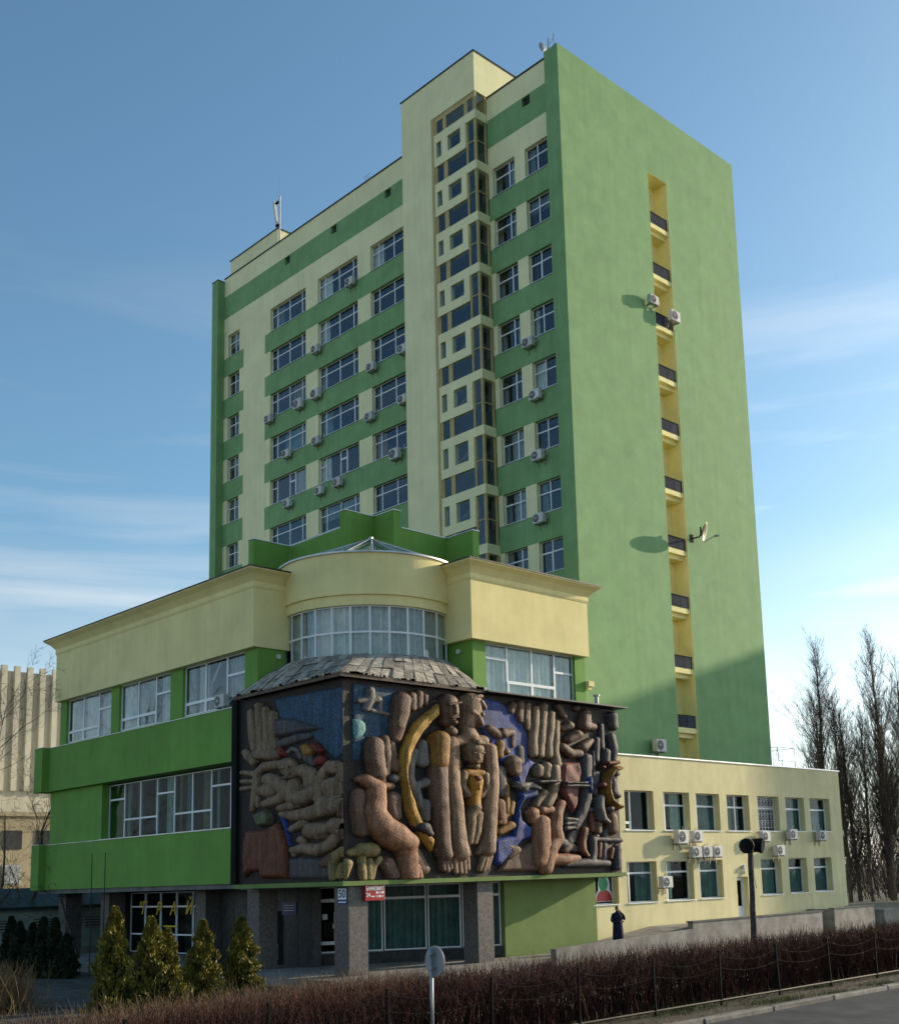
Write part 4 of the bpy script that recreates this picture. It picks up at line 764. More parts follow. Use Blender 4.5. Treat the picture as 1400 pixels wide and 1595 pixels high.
def relief_mesh(name, matn, panel, hf, box, step=0.05):
    u0,u1,z0,z1 = box; nu = int((u1-u0)/step)+2; nz = int((z1-z0)/step)+2
    lim = (-2.5,4.2) if panel == 'L' else (-18.0,-2.82)
    U,Z = np.meshgrid(u0+step*np.arange(nu), z0+step*np.arange(nz), indexing='ij')
    H = hf(U,Z); H[(Z < 3.62)|(Z > 10.84)|(U > lim[1]+.02)|(U < lim[0]-.02)] = -1
    Uc = np.clip(U,*lim)
    keep = H > 0
    pad = keep.copy(); pad[1:] |= keep[:-1]; pad[:-1] |= keep[1:]; pad[:,1:] |= keep[:,:-1]; pad[:,:-1] |= keep[:,1:]
    rip = 0.006*np.sin(U*7.1+Z*3.3+1.3*np.sin(Z*4.1))+0.005*np.sin(Z*11.7-U*5.2+np.sin(U*6.0))+0.006*np.sin(U*31+Z*13)*np.sin(Z*37-U*11)
    Hc = np.where(keep, H+rip*np.clip(H/0.2,0,1), -0.03)
    cell = pad[:-1,:-1]&pad[1:,:-1]&pad[1:,1:]&pad[:-1,1:]&(keep[:-1,:-1]|keep[1:,:-1]|keep[1:,1:]|keep[:-1,1:])
    if not cell.any(): return None
    idx = np.full(U.shape,-1); use = np.zeros(U.shape,bool)
    for a,b in ((slice(0,-1),slice(0,-1)),(slice(1,None),slice(0,-1)),(slice(1,None),slice(1,None)),(slice(0,-1),slice(1,None))): use[a,b] |= cell
    idx[use] = np.arange(use.sum())
    if panel == 'L': V = np.stack([-18.0-Hc[use], -Uc[use], Z[use]],1)
    else: V = np.stack([Uc[use], -4.2-Hc[use], Z[use]],1)
    i,j = np.nonzero(cell)
    F = np.stack([idx[i,j],idx[i+1,j],idx[i+1,j+1],idx[i,j+1]],1)
    V = V-np.array(rel.location)
    return fastmesh(name, V, F, matn, True)
def chain_field(chains, k, base, s):
    def hf(U,Z):
        H = np.full(U.shape,-1.0)
        for ch in chains:
            pts = [(a*s,b,rr_) for a,b,rr_ in ch]
            if len(pts) == 1: pts = pts*2
            for (x0,y0,r0),(x1,y1,r1) in zip(pts[:-1],pts[1:]):
                dx,dy = x1-x0,y1-y0; l2 = dx*dx+dy*dy+1e-9
                t = np.clip(((U*s-x0)*dx+(Z-y0)*dy)/l2,0,1)
                d2 = (U*s-x0-t*dx)**2+(Z-y0-t*dy)**2; rad = r0+(r1-r0)*t
                q = np.where(d2 < rad*rad, base+k*rad*np.power(np.maximum(1-np.power(d2/(rad*rad+1e-9),1.25),0),1/2.3), -1)
                H = np.maximum(H,q)
        return H
    a = [p for c in chains for p in c]; mr = max(p[2] for p in a)
    return hf,(min(p[0]-p[2]/s for p in a)-.1,max(p[0]+p[2]/s for p in a)+.1,min(p[1]-p[2] for p in a)-.1,max(p[1]+p[2] for p in a)+.1)
def poly_field(pts, h):
    P = np.array(pts)
    def hf(U,Z):
        ins = np.zeros(U.shape,bool); dist = np.full(U.shape,9.0); n = len(P)
        for i in range(n):
            (x0,y0),(x1,y1) = P[i],P[(i+1)%n]
            c = ((y0 > Z) != (y1 > Z)) & (U < (x1-x0)*(Z-y0)/((y1-y0) if abs(y1-y0) > 1e-9 else 1e-9)+x0); ins ^= c
            dx,dy = x1-x0,y1-y0; t = np.clip(((U-x0)*dx+(Z-y0)*dy)/(dx*dx+dy*dy+1e-9),0,1)
            dist = np.minimum(dist,np.hypot(U-x0-t*dx,Z-y0-t*dy))
        return np.where(ins, 0.02+(h-.02)*np.sqrt(np.clip(dist/0.13,0,1))+0.02*np.sin(U*5)*np.sin(Z*6)*(h > .2), -1)
    return hf,(P[:,0].min()-.1,P[:,0].max()+.1,P[:,1].min()-.1,P[:,1].max()+.1)
for (name,mt,panel,h,pts) in FIELDS:
    me = relief_mesh(name, mt, panel, *poly_field(pts,h), step=0.035)
    if me: put(name, me, rel)
for (name,mt,panel,k,b,ch) in RELIEF:
    me = relief_mesh(name, mt, panel, *chain_field(ch,k,b,SCU[panel]), step=0.036)
    if me: put(name, me, rel)
# faces: eyes, nose and mouth ridges on the larger heads
for (x,z,sx,hh) in ((-11.62,10.17,0.20,0.44),(-9.0,8.32,0.20,0.72)):
    pass
# ---- weathered sheet canopy over the corner, sheet by sheet
can = []
eL = [(-18.25,2.45-0.57*i) for i in range(13)]          # left eave to the corner
eL[-1] = (-18.25,-4.45); eR = [(-18.25+0.585*i,-4.45) for i in range(1,13)]
eave = eL+eR; NE = len(eave); rc = random.Random(5)
def upper(i):
    t = i/(NE-1); a = A0+R(6)+(A1-A0-R(12))*t; x,y = arc(BR+0.05,a); return Vector((x,y,12.62))
for i in range(NE-1):
    p = Vector((*eave[i],10.93)); q = Vector((*eave[i+1],10.93)); tp = upper(i); tq = upper(i+1)
    nseg = 3
    for j in range(nseg):
        def lerp(a,b,t): return a+(b-a)*t
        def prof(a,b,t): v_ = lerp(a,b,t); v_.z = a.z+(b.z-a.z)*(t**0.97)+0.015*math.sin(t*math.pi); return v_
        t0 = j/nseg; t1 = (j+1)/nseg+0.05*(j < nseg-1); lift = 0.018*j+rc.uniform(0,0.03); e = 0.03
        a_,b_,c_,d_ = prof(p,tp,t0),prof(q,tq,t0),prof(q,tq,t1),prof(p,tp,t1)
        a_,b_ = lerp(a_,b_,e),lerp(b_,a_,e); d_,c_ = lerp(d_,c_,e),lerp(c_,d_,e)
        n_ = (b_-a_).cross(d_-a_).normalized(); n_ = n_ if n_.z > 0 else -n_
        wob = [rc.uniform(0,0.05) for _ in range(4)]
        vv = [v_+n_*(lift+0.015+w_) for v_,w_ in zip((a_,b_,c_,d_),wob)]; lo = [v_-n_*0.02 for v_ in vv]
        MB().add(vv+lo,[(0,1,2,3),(7,6,5,4),(0,4,5,1),(1,5,6,2),(2,6,7,3),(3,7,4,0)]).build('canopy_sheet','slate_sheet',rel)
    if i % 2 == 0:
        MB().tube([p+Vector((0,0,.09)),prof(p,tp,.5)+Vector((0,0,.07)),tp+Vector((0,0,.05))],0.022,4).build('canopy_batten','batten',rel)
MB().add([(-18.25,2.45,10.87),(-18.25,-4.45,10.87),(-11.2,-4.45,10.87),(-11.2,-3.0,10.87),(-16.9,-3.0,10.87),(-16.9,2.45,10.87),(-18.25,2.45,10.92),(-18.25,-4.45,10.92),(-11.2,-4.45,10.92),(-11.2,-3.0,10.92),(-16.9,-3.0,10.92),(-16.9,2.45,10.92)],[(5,4,3,2,1,0),(6,7,8,9,10,11)]+[(i,(i+1)%6,(i+1)%6+6,i+6) for i in range(6)]).build('canopy_deck','black_iron',rel)
cs = MB()
for i in range(NE):
    p = Vector((*eave[i],10.92)); t_ = upper(i); cs.add([p,t_,t_-Vector((0,0,.5)),p-Vector((0,0,.02))],[(0,1,2,3)])
MB().box(-18.31,-18.25,-4.51,2.45,10.84,10.99).box(-18.25,-11.2,-4.51,-4.45,10.84,10.99).build('canopy_fascia','batten',rel)
er = random.Random(9); fr_ = MB()
for i in range(70):
    t = er.random()
    if t < 0.5: y = -4.4+6.6*er.random(); fr_.box(-18.36,-18.30,y,y+er.uniform(.1,.35),10.97,10.99+er.uniform(.02,.09))
    else: x = -18.2+6.9*er.random(); fr_.box(x,x+er.uniform(.1,.35),-4.56,-4.50,10.97,10.99+er.uniform(.02,.09))
fr_.build('broken_edge','slate_sheet',rel)['kind'] = 'stuff'

# ================================================================== WING
wg = thing('office_wing', 'low pale yellow two storey wing with recessed windows right of the relief', 'building', (8,-1,0))
UP = [(-.68,1.5),(2.25,4.38),(4.9,6.94),(7.59,9.63),(10.41,12.52),(13.19,15.13),(15.73,17.88)]
LO = [(-3.17,-1.39),(-.76,1.48),(2.14,4.4),(4.87,6.89),(10.39,12.35),(13.09,14.97),(15.72,17.65)]
DR = (8.06,9.08,1.11,3.19)
wm = MB(); grid_wall(wm,'R',-2.8,0.45,-3.04,19.15,0.0,9.05,[(a,b,5.55,7.41) for a,b in UP]+[(a,b,2.2,4.08) for a,b in LO]+[DR])
wm.box(18.7,19.15,-2.35,9,0,9.05); wm.box(-3.04,-2.8,-2.35,1,0.3,9.05); wm.build('wall','wing_yellow',wg)
MB().box(-3.0,19.2,-2.86,-2.3,9.05,9.11).box(18.65,19.2,-2.3,9,9.05,9.11).build('coping','light_coping',wg)
MB().box(-2.8,18.7,-2.35,9,8.6,8.75).build('roof','coping',wg)
MB().box(-2.5,18.6,-0.6,9,0,8.5).build('core','interior',wg); MB().box(-2.7,18.7,-2.3,-0.6,4.5,4.9).build('floor_slab','soffit',wg)
wr = random.Random(4)
for i,(a,b) in enumerate(UP):
    Wd = b-a; H = 1.86
    if i == 0: pat = [(0,.36*Wd,0,.2*H,1),(0,.36*Wd,.2*H,H),(.36*Wd,Wd,0,H)]
    elif i == 3: pat = split(Wd,H,[0,.58,1],[0,.66,1])
    else: pat = split(Wd,H,[0,.24,1],[0,.66,1])
    cur = {0:None,1:[(.55,.95,0,1,'curtain')],2:[(0,1,0,1,'blind_green')],3:[(.1,.5,0,1,'blind_green')],4:None,5:[(0,1,0,1,'blind_green')],6:[(.1,1,0,.66,'blind_green')]}[i]
    o = window(wg,'R',-2.46,a,5.55,pat,bw=0.045,gm='shop_glass',curtain=cur,sill=('white_frame',0.40))
    if i == 4:
        gm = MB()
        for q in range(7): gm.box(0.12+q*.3,0.135+q*.3,-0.10,-0.085,0.05,H-.05)
        for q in range(5): gm.box(0.05,Wd-.05,-0.105,-0.09,0.2+q*.38,0.215+q*.38)
        for q in range(6):
            for z_ in (0.4,0.8,1.2,1.55):
                n = 8; gm.tube([(0.27+q*.3+.11*math.cos(2*math.pi*t/n),-.095,z_+.11*math.sin(2*math.pi*t/n)) for t in range(n+1)],0.008,3,False)
        put('window_grille', gm.mesh('window_grille','white_frame'), o)
for i,(a,b) in enumerate(LO):
    Wd = b-a; H = 1.88
    cur = [None,[(.55,1,0,1,'blind_green')],[(.25,.45,0,1,'curtain')],[(.1,1,0,1,'blind_green')],[(0,1,0,1,'blind_green')],[(0,1,0,.7,'blind_green')],[(0,1,0,1,'blind_green')]][i]
    window(wg,'R',-2.46,a,2.2,split(Wd,H,[0,.24,1],[0,.72,1]) if i else split(Wd,H,[0,1],[0,.74,1]),bw=0.045,gm='shop_glass',curtain=cur,sill=('white_frame',0.40))
# fruit picture on the first ground floor window
pr = MB(); n = 14
def disc(mb, cx, cz, rx, rz, y, a0=0, a1=math.pi, k=14):
    pts = [(cx,y,cz)]+[(cx+rx*math.cos(a0+(a1-a0)*i/k),y,cz+rz*math.sin(a0+(a1-a0)*i/k)) for i in range(k+1)]
    return mb.add(pts,[(0,i,i+1) for i in range(1,k+1)])
disc(MB(),-2.05,2.32,.62,.70,-2.475).build('window_print','white_paint',wg); disc(MB(),-2.05,2.34,.56,.52,-2.480).build('window_print','red_sign',wg)
disc(MB(),-2.05,3.0,.42,.55,-2.478,0,2*math.pi,20).build('window_print','white_paint',wg); disc(MB(),-2.1,3.12,.32,.34,-2.482,0,2*math.pi,20).build('window_print','green_print',wg)
# door with glazed panel
d0 = MB().box(8.06,8.13,-2.52,-2.44,1.11,3.19).box(9.01,9.08,-2.52,-2.44,1.11,3.19).box(8.13,9.01,-2.52,-2.44,3.1,3.19).box(8.13,8.25,-2.51,-2.45,1.11,3.1).box(8.89,9.01,-2.51,-2.45,1.11,3.1).box(8.25,8.89,-2.51,-2.45,1.11,1.70).box(8.25,8.89,-2.51,-2.45,3.0,3.1)
d1 = d0.build('door','white_frame',wg)
MB().box(8.25,8.89,-2.49,-2.475,1.70,3.0).build('pane','shop_glass',d1)
MB().tube([(8.32,-2.52,2.0),(8.40,-2.56,2.1),(8.40,-2.56,2.3),(8.32,-2.52,2.4)],0.018,6).build('handle','white_frame',d1)
MB().tube([(8.69,-2.8,3.67),(8.69,-2.95,3.67)],0.12,10).tube([(8.69,-2.86,3.3),(8.69,-2.86,3.52)],.05,8).build('wall_lamp','ac_white',wg)
# terrace, ramp and low walls in front of the wing
ter = thing('terrace', 'grey concrete terrace with ramp and parapet below the wing door', 'terrace', (5,-4.5,0))
MB().box(0.7,11.6,-5.2,-2.82,0,1.08).build('deck','concrete',ter)
MB().box(0.45,11.6,-5.5,-5.2,0,1.28).build('parapet','concrete',ter)
MB().box(0.40,11.65,-5.54,-5.16,1.28,1.34).build('parapet_coping','sidewalk',ter)
MB().add([(-6,-5.2,0.33),(0.7,-5.2,1.08),(0.7,-2.86,1.08),(-6,-2.86,0.33),(-6,-5.2,0),(0.7,-5.2,0),(0.7,-2.86,0),(-6,-2.86,0)],[(0,1,2,3),(0,4,5,1),(1,5,6,2),(2,6,7,3),(3,7,4,0)]).build('ramp','concrete',ter)
tag(MB().add([(-8.9,-5.75,0),(0.3,-5.75,0),(0.3,-5.45,0),(-8.9,-5.45,0),(-8.9,-5.75,0.72),(0.3,-5.75,1.0),(0.3,-5.45,1.0),(-8.9,-5.45,0.72)],[(3,2,1,0),(4,5,6,7),(0,1,5,4),(1,2,6,5),(2,3,7,6),(3,0,4,7)]).build('low_wall','concrete',origin=(-4,-5.6,0)),'long low concrete wall in front of the green entrance','wall')
pb = thing('planter_box', 'square concrete retaining box right of the wing door', 'planter', (16.5,-4.2,0))
MB().box(14.4,18.8,-4.6,-4.35,0,1.3).box(14.4,14.65,-4.35,-2.9,0,1.3).box(18.55,18.8,-4.35,-2.9,0,1.3).build('side','concrete',pb); MB().box(14.65,18.55,-4.35,-2.9,0,1.12).build('soil_bed','soil',pb)
MB().box(14.36,18.84,-4.64,-4.3,1.3,1.35).build('coping','sidewalk',pb)
tag(MB().box(20.3,21.4,-4.4,-3.6,0,0.95).box(20.2,21.5,-4.5,-3.5,0.95,1.05).build('concrete_block','concrete',origin=(20.8,-4,0)),'small capped concrete block beyond the retaining box','block')

# ================================================================== NEIGHBOUR outside the frame that shades the foot of the tower
nb = thing('neighbouring_block', 'tall apartment slab outside the picture on the sunny side', 'building', (101,-11,0))
NBZ = 41.1
MB().box(96,110,-20.9,8,0,NBZ).build('wall','beige_panel',nb); MB().box(95.7,110.3,-21.0,8.3,NBZ,NBZ+0.4).build('roof','coping',nb)
for k in range(11):
    for j in range(8): MB().box(95.93,95.99,-19.5+3.4*j,-17.5+3.4*j,2.0+3.4*k,3.6+3.4*k).build('window','interior',nb)

# ================================================================== AIR CONDITIONERS
def ac_proto(wd, h, dp, fan):
    """local: x right, y inward, origin at wall, centre of unit"""
    b = bmesh.new(); bmesh.ops.create_cube(b, size=1); bmesh.ops.scale(b, vec=(wd,dp,h), verts=b.verts); bmesh.ops.bevel(b, geom=b.edges[:], offset=0.025, segments=2, affect='EDGES'); bmesh.ops.translate(b, vec=(0,-0.14-dp/2,0), verts=b.verts)
    cs = bpy.data.meshes.new('casing'); b.to_mesh(cs); b.free(); cs.materials.append(MATS['ac_white'])
    g = MB(); y = -0.14-dp-0.004; rr_ = h*0.40
    cx = wd*0.5-rr_-0.05 if fan > 0 else -wd*.5+rr_+.05
    pts = [(cx,y,0)]+[(cx+rr_*math.cos(2*math.pi*i/20),y,rr_*math.sin(2*math.pi*i/20)) for i in range(20)]
    g.add(pts,[(0,i+1,(i+1)%20+1) for i in range(20)]); fan_me = g.mesh('fan_opening','ac_dark')
    gr = MB()
    for q in (0.35,0.68,1.0): gr.tube([(cx+rr_*q*math.cos(2*math.pi*i/16),y-0.008,rr_*q*math.sin(2*math.pi*i/16)) for i in range(17)],0.006,3,False)
    for i in range(6): gr.tube([(cx,y-0.008,0),(cx+rr_*math.cos(math.pi*i/3),y-0.008,rr_*math.sin(math.pi*i/3))],0.006,3,False)
    gr.tube([(cx,y-.002,0),(cx,y-0.02,0)],0.045,8)
    gm = gr.mesh('fan_grille','ac_white')
    bm_ = []
    for s in (-1,1): bm_.append(MB().box(s*wd*.32-.02,s*wd*.32+.02,-0.14-dp,0,-h/2-.045,-h/2).box(s*wd*.32-.02,s*wd*.32+.02,-0.04,0,-h/2-.3,-h/2-.045).mesh('bracket','steel'))
    pp_ = MB().tube([(wd*.5,-0.22,-h*.2),(wd*.5+.08,-0.16,-h*.1),(wd*.5+.10,-0.03,h*.2),(wd*.5+.10,-.02,h*.8)],0.02,5).mesh('hose','ac_white')
    return cs,fan_me,gm,bm_[0],bm_[1],pp_
ACP = {'s':ac_proto(0.78,0.54,0.28,-1),'b':ac_proto(0.86,0.66,0.31,-1)}
def ac(face, plane, uu, z, kind, label, group):
    loc = (plane,uu,z) if face == 'L' else (uu,plane,z)
    t = thing('air_conditioner', label, 'air conditioner', loc, group, -math.pi/2 if face == 'L' else 0)
    for nm,me in zip(('casing','fan_opening','fan_grille','bracket','bracket','hose'),ACP[kind]): put(nm, me, t)
    return t
GT = 'air conditioners on the tower facade'
FLN = ['top','second','third','fourth','fifth','sixth','seventh','eighth']
for (y,z,k,lb) in [(19.49,42.40,'s','air conditioner across the middle window of the top row left of the stair shaft'),(23.29,39.04,'s','air conditioner with a thin aerial under the second row, between left and middle windows'),(17.35,35.73,'s','air conditioner on the pier left of the shaft-side window, third row sill'),(14.25,35.85,'s','upper of two air conditioners half hidden by the stair shaft'),(25.29,35.77,'b','large air conditioner under the leftmost wide window, third row'),(23.29,35.85,'b','air conditioner beside the large one on the third row, right of it'),(28.88,35.80,'s','air conditioner at the far left pier with a cable above it, third row'),(23.26,32.55,'s','air conditioner on the left pier below the fourth row of windows'),(17.58,32.48,'s','air conditioner on the shaft-side pier below the fourth row of windows'),(14.29,32.59,'s','lower of two air conditioners half hidden by the stair shaft'),(26.72,32.62,'s','air conditioner across the sill of the leftmost wide window, fourth row'),(15.11,29.31,'b','large air conditioner next to the stair shaft, fifth row'),(20.95,29.05,'s','air conditioner under the sill of the middle wide window, fifth row'),(22.94,29.0,'s','air conditioner left of the other one under the fifth row, middle column'),(26.57,29.04,'s','lowest air conditioner under the leftmost wide windows, fifth row')]: ac('L',FX,y,z,k,lb,GT)
for (y,z,lb) in [(3.63,32.47,'uppermost of four air conditioners right of the stair shaft'),(3.25,29.3,'second from top of four air conditioners right of the stair shaft'),(3.23,25.85,'third from top of four air conditioners right of the stair shaft'),(3.29,22.35,'lowest of four air conditioners right of the stair shaft')]: ac('L',FX,y,z,'s',lb,GT)
for (x,z,k,lb) in [(7.01,35.59,'s','air conditioner left of the balcony slot high on the blind wall'),(8.94,35.24,'b','air conditioner hung on the balcony rail high on the blind wall'),(5.43,10.08,'b','air conditioner low on the green blind wall just above the wing roof')]: ac('R',-0.02 if x != 8.94 else 0.0,x,z,k,lb,GT)
GW = 'air conditioners on the wing'
for (x,z,k,lb) in [(3.12,5.22,'b','left of the pair of air conditioners under the second upper wing window'),(4.40,5.25,'s','right of the pair of air conditioners under the second upper wing window'),(4.23,4.48,'s','left of three air conditioners in a row above the ground floor wing window'),(5.11,4.49,'s','middle of three air conditioners in a row above the ground floor wing window'),(6.01,4.49,'s','right of three air conditioners in a row above the ground floor wing window'),(10.44,5.25,'s','air conditioner under the barred upper wing window'),(11.77,4.5,'s','air conditioner just above a ground floor window right of the wing door'),(13.16,5.36,'s','air conditioner under the second last upper wing window'),(16.23,5.3,'s','air conditioner under the last upper wing window'),(1.75,3.09,'s','air conditioner between two ground floor wing windows')]: ac('R',-2.82,x,z,k,lb,GW)
ac('L',-16.68,5.6,11.32,'s','air conditioner standing in the third upper window of the corner block','air conditioners on the corner block')
# satellite dish on the blind wall
sd_ = thing('satellite_dish', 'large satellite dish on an arm beside the balcony slot', 'satellite dish', (9.85,0,22.16))
n = 20; rg = []
DM = Matrix.Rotation(R(28),4,'Z')@Matrix.Rotation(R(15),4,'X')
ctr = Vector((9.85,-0.72,22.40))
for q in range(6):
    rd = 0.58*q/5; rg.append([ctr+DM@Vector((rd*math.cos(2*math.pi*i/n)*.92, -0.16*(q/5)**2, rd*math.sin(2*math.pi*i/n))) for i in range(n)])
back = [[p+DM@Vector((0,0.02,0)) for p in g_] for g_ in reversed(rg)]
MB().rings(rg[1:]+back[:-1],False).add(rg[1]+back[-2],[tuple(range(n)),tuple(range(2*n-1,n-1,-1))]).build('reflector','dish_grey',sd_,True)
MB().tube([(9.85,0,22.16),(9.85,-0.5,22.16),(9.83,-.64,22.30)],0.04,6).box(9.70,9.95,-.03,0,21.95,22.4).tube([(9.83,-.64,22.2),(9.83,-.64,22.7)],.05,6).build('bracket','black_iron',sd_)
MB().tube([ctr+Vector((0.05,-.02,-.60)),ctr+Vector((0.75,-.22,-.2)),ctr+Vector((1.0,-.28,-.15))],0.025,5).tube([ctr+Vector((0.85,-.25,-.12)),ctr+Vector((1.12,-.32,-.08))],.06,8).build('receiver_arm','steel',sd_)
# roof antenna mast and small aerials
am = thing('antenna_mast', 'mobile antenna mast on the left end of the tower roof', 'antenna', (1.3,28.4,48.99))
MB().tube([(1.3,28.4,48.99),(1.3,28.4,52.9)],0.07,8).build('mast','ac_white',am); MB().tube([(1.3,28.4,52.9),(1.3,28.4,54.6)],0.012,4).build('lightning_rod','steel',am)
MB().add([tuple(Vector((1.2,28.4,50.6))+Vector(p)) for p in [(-.1,0.05,0),(.06,0.05,0),(.06,.25,0),(-.1,.25,0),(-.1,.42,2.0),(.06,.42,2.0),(.06,.62,2.0),(-.1,.62,2.0)]],[(0,3,2,1),(4,5,6,7),(0,1,5,4),(1,2,6,5),(2,3,7,6),(3,0,4,7)]).build('panel_antenna','ac_white',am)
MB().box(1.1,1.35,28.35,28.65,50.5,50.62).box(1.15,1.35,28.4,28.95,52.4,52.46).build('bracket','black_iron',am)
ta = thing('roof_aerial', 'small grid aerial beside the top of the green end slab', 'antenna', (2.0,2.4,48.95))
MB().tube([(2.0,2.4,48.4),(2.0,2.4,51.1)],0.03,5).tube([(2.0,2.4,50.6),(2.0,1.9,51.0)],.02,4).tube([(2.0,2.4,50.3),(2.0,1.8,50.5)],.02,4).tube([(2.0,2.0,50.4),(2.0,2.0,51.2)],.015,4).build('mast','steel',ta)
dsh = MB(); 
MB().rings([[Vector((2.0,2.75+0.03*q,50.75))+Vector((0.32*q/3*math.cos(2*math.pi*i/14),0,0.32*q/3*math.sin(2*math.pi*i/14))) for i in range(14)] for q in (1,2,3)]).build('dish','sign_grey',ta)
fa = thing('roof_frame', 'thin metal frame on the right end of the wing roof', 'antenna', (17.5,0,9.05))
ff = MB()
for x,y in ((16.5,-.5),(18.3,-.5),(16.5,1.0),(18.3,1.0)): ff.tube([(x,y,8.7),(x,y,10.6)],0.018,5)
ff.tube([(16.5,-.5,10.6),(18.3,-.5,10.6),(18.3,1,10.6),(16.5,1,10.6),(16.5,-.5,10.6)],.018,5).tube([(16.5,-.5,9.8),(18.3,-.5,9.8)],.015,5).tube([(16.5,-.5,10.6),(15.7,-.5,8.8)],.015,5); ff.build('frame','steel',fa)
ta2 = thing('thin_aerial','thin crossed aerial on the tower parapet left of the stair shaft','antenna',(1.6,18.6,48.99))
MB().tube([(1.6,18.6,48.9),(1.6,18.6,50.2)],.018,4).tube([(1.6,18.2,50.0),(1.6,19.0,50.0)],.014,4).tube([(1.6,18.3,49.8),(1.6,18.9,49.8)],.014,4).build('mast','steel',ta2)
# drain vent and small cornice at the right end of the relief
tag(MB().tube([(-3.3,-3.6,10.9),(-3.3,-3.6,11.5)],0.09,8).tube([(-3.3,-3.6,11.5),(-3.3,-3.6,11.56)],.15,8).build('vent_pipe','steel',origin=(-3.3,-3.6,10.9)),'short capped vent pipe above the right end of the relief','vent')
# ================================================================== SIGNS AND LETTERING
def text_mesh(s, size, depth=0.006, bold=0.0, shear=0.0):
    cu = bpy.data.curves.new('t','FONT'); cu.body = s; cu.size = size; cu.extrude = depth; cu.offset = bold; cu.shear = shear; cu.align_x = 'CENTER'; cu.align_y = 'CENTER'; cu.resolution_u = 3
    o = bpy.data.objects.new('t',cu); COL.objects.link(o); dg = bpy.context.evaluated_depsgraph_get(); me = bpy.data.meshes.new_from_object(o.evaluated_get(dg))
    bpy.data.objects.remove(o); return me
def text(s, size, m, parent, loc, face, bold=0.0, shear=0.0, name='lettering', fit=None):
    me = text_mesh(s,size,bold=bold,shear=shear); me.materials.clear(); me.materials.append(MATS[m])
    if fit:
        xs = [v.co.x for v in me.vertices]; k = fit/(max(xs)-min(xs))
        for v in me.vertices: v.co.x *= k
    rot = Matrix.Rotation(R(90),4,'X')
    if face == 'L': rot = Matrix.Rotation(R(-90),4,'Z')@rot
    me.transform(rot)
    return put(name, me, parent, Vector(loc)-world(parent))
sg = thing('cash_machine_sign', 'red lightbox sign reading cash machine hung beside the corner pillar', 'sign', (-16.7,-4.25,3.2))
MB().box(-17.14,-16.26,-4.30,-4.05,2.90,3.43).build('box','red_sign',sg)
MB().box(-16.26,-16.245,-4.295,-3.7,2.905,3.425).build('side_panel','pale_pink',sg)
text('БАНКОМАТ',0.2,'white_paint',sg,(-16.7,-4.312,3.31),'R',bold=0.004,fit=0.82)
text('24',0.2,'white_paint',sg,(-17.02,-4.312,3.09),'R',bold=0.003)
for i in range(3):
    for j in range(2): MB().box(-16.66+.13*i,-16.56+.13*i,-4.306,-4.30,3.13-.13*j,3.21-.13*j).build('card_mark','pale_pink' if (i+j)%2 else 'white_paint',sg)
MB().box(-16.87,-16.72,-4.306,-4.30,3.02,3.06).build('card_mark','white_paint',sg)
hn = thing('house_number_sign', 'blue and white house number plate fifty on the corner pillar', 'sign', (-17.79,-3.75,3.05))
MB().box(-17.795,-17.772,-4.1,-3.55,2.80,3.38).build('plate','blue_paint',hn)
MB().box(-17.801,-17.795,-4.06,-3.59,2.97,3.35).build('white_field','white_paint',hn); text('50',0.40,'blue_paint',hn,(-17.806,-3.825,3.16),'L',bold=0.005,fit=0.38)
MB().box(-17.799,-17.795,-4.05,-3.60,2.86,2.90).build('street_name_bar','white_paint',hn)
pl = thing('blue_plaque', 'small blue wall plaque on the dark granite wall', 'sign', (-15.64,2.55,2.6))
MB().box(-15.645,-15.615,2.05,3.05,2.33,2.84).build('plate','blue_paint',pl); text('▬▬▬▬',0.1,'yellow_letters',pl,(-15.65,2.55,2.65),'L',fit=0.5) if False else None
for z in (2.70,2.60,2.50): MB().box(-15.650,-15.645,2.2,2.9,z,z+0.03).build('text_line','ac_white',pl)
tag(MB().box(-15.66,-15.61,3.38,3.56,2.72,2.92).build('intercom','ac_white',origin=(-15.63,3.47,2.8)),'small white box on the granite wall beside the blue plaque','intercom')
tag(MB().box(-15.66,-15.622,3.35,3.65,0.55,1.15).build('white_notice','white_paint',origin=(-15.64,3.5,.8)),'narrow white notice low on the dark entrance door','notice')
lt = thing('shop_lettering', 'yellow slanted letters on the dark shop windows left of the entrance', 'lettering', (-15.56,12,2.5))
for ch,y,z in (('"Г',14.75,2.62),('Р',13.2,2.58),('А',11.9,2.58),('Й',10.5,2.62)): text(ch,0.82,'yellow_letters',lt,(-15.56,y,z),'L',shear=0.25,bold=0.012)
MB().box(-15.565,-15.56,13.6,13.0,1.78,1.86).box(-15.565,-15.56,11.5,12.7,1.78,1.86).build('line','yellow_letters',lt)
for (s_,z,w_,h_,lb) in ((0.25,2.15,.24,.40,'upper left white paper notice in the narrow shop window'),(0.60,2.22,.2,.22,'small white paper notice at the top middle of the narrow shop window'),(1.08,2.15,.24,.5,'upper right white paper notice in the narrow shop window'),(0.25,1.55,.24,.42,'lower left white paper notice in the narrow shop window'),(1.08,1.5,.24,.42,'lower right white paper notice in the narrow shop window')):
    p_ = SP0+SDv*s_+SNv*0.085; me = MB().box(-w_/2,w_/2,-.004,.004,-h_/2,h_/2).mesh('paper_notice','white_paint'); tag(put('paper_notice', me, None, (p_.x,p_.y,z), SAng),lb,'notice')
cm_ = SP0+SDv*0.68+SNv*0.03
tag(put('cash_machine', MB().box(-.22,.22,-.06,.06,-.32,.32).box(-.16,.16,-.10,-.06,-.05,.26).mesh('cash_machine','black_iron'), None, (cm_.x,cm_.y,1.72), SAng),'dark cash machine set in the narrow shop window','cash machine')

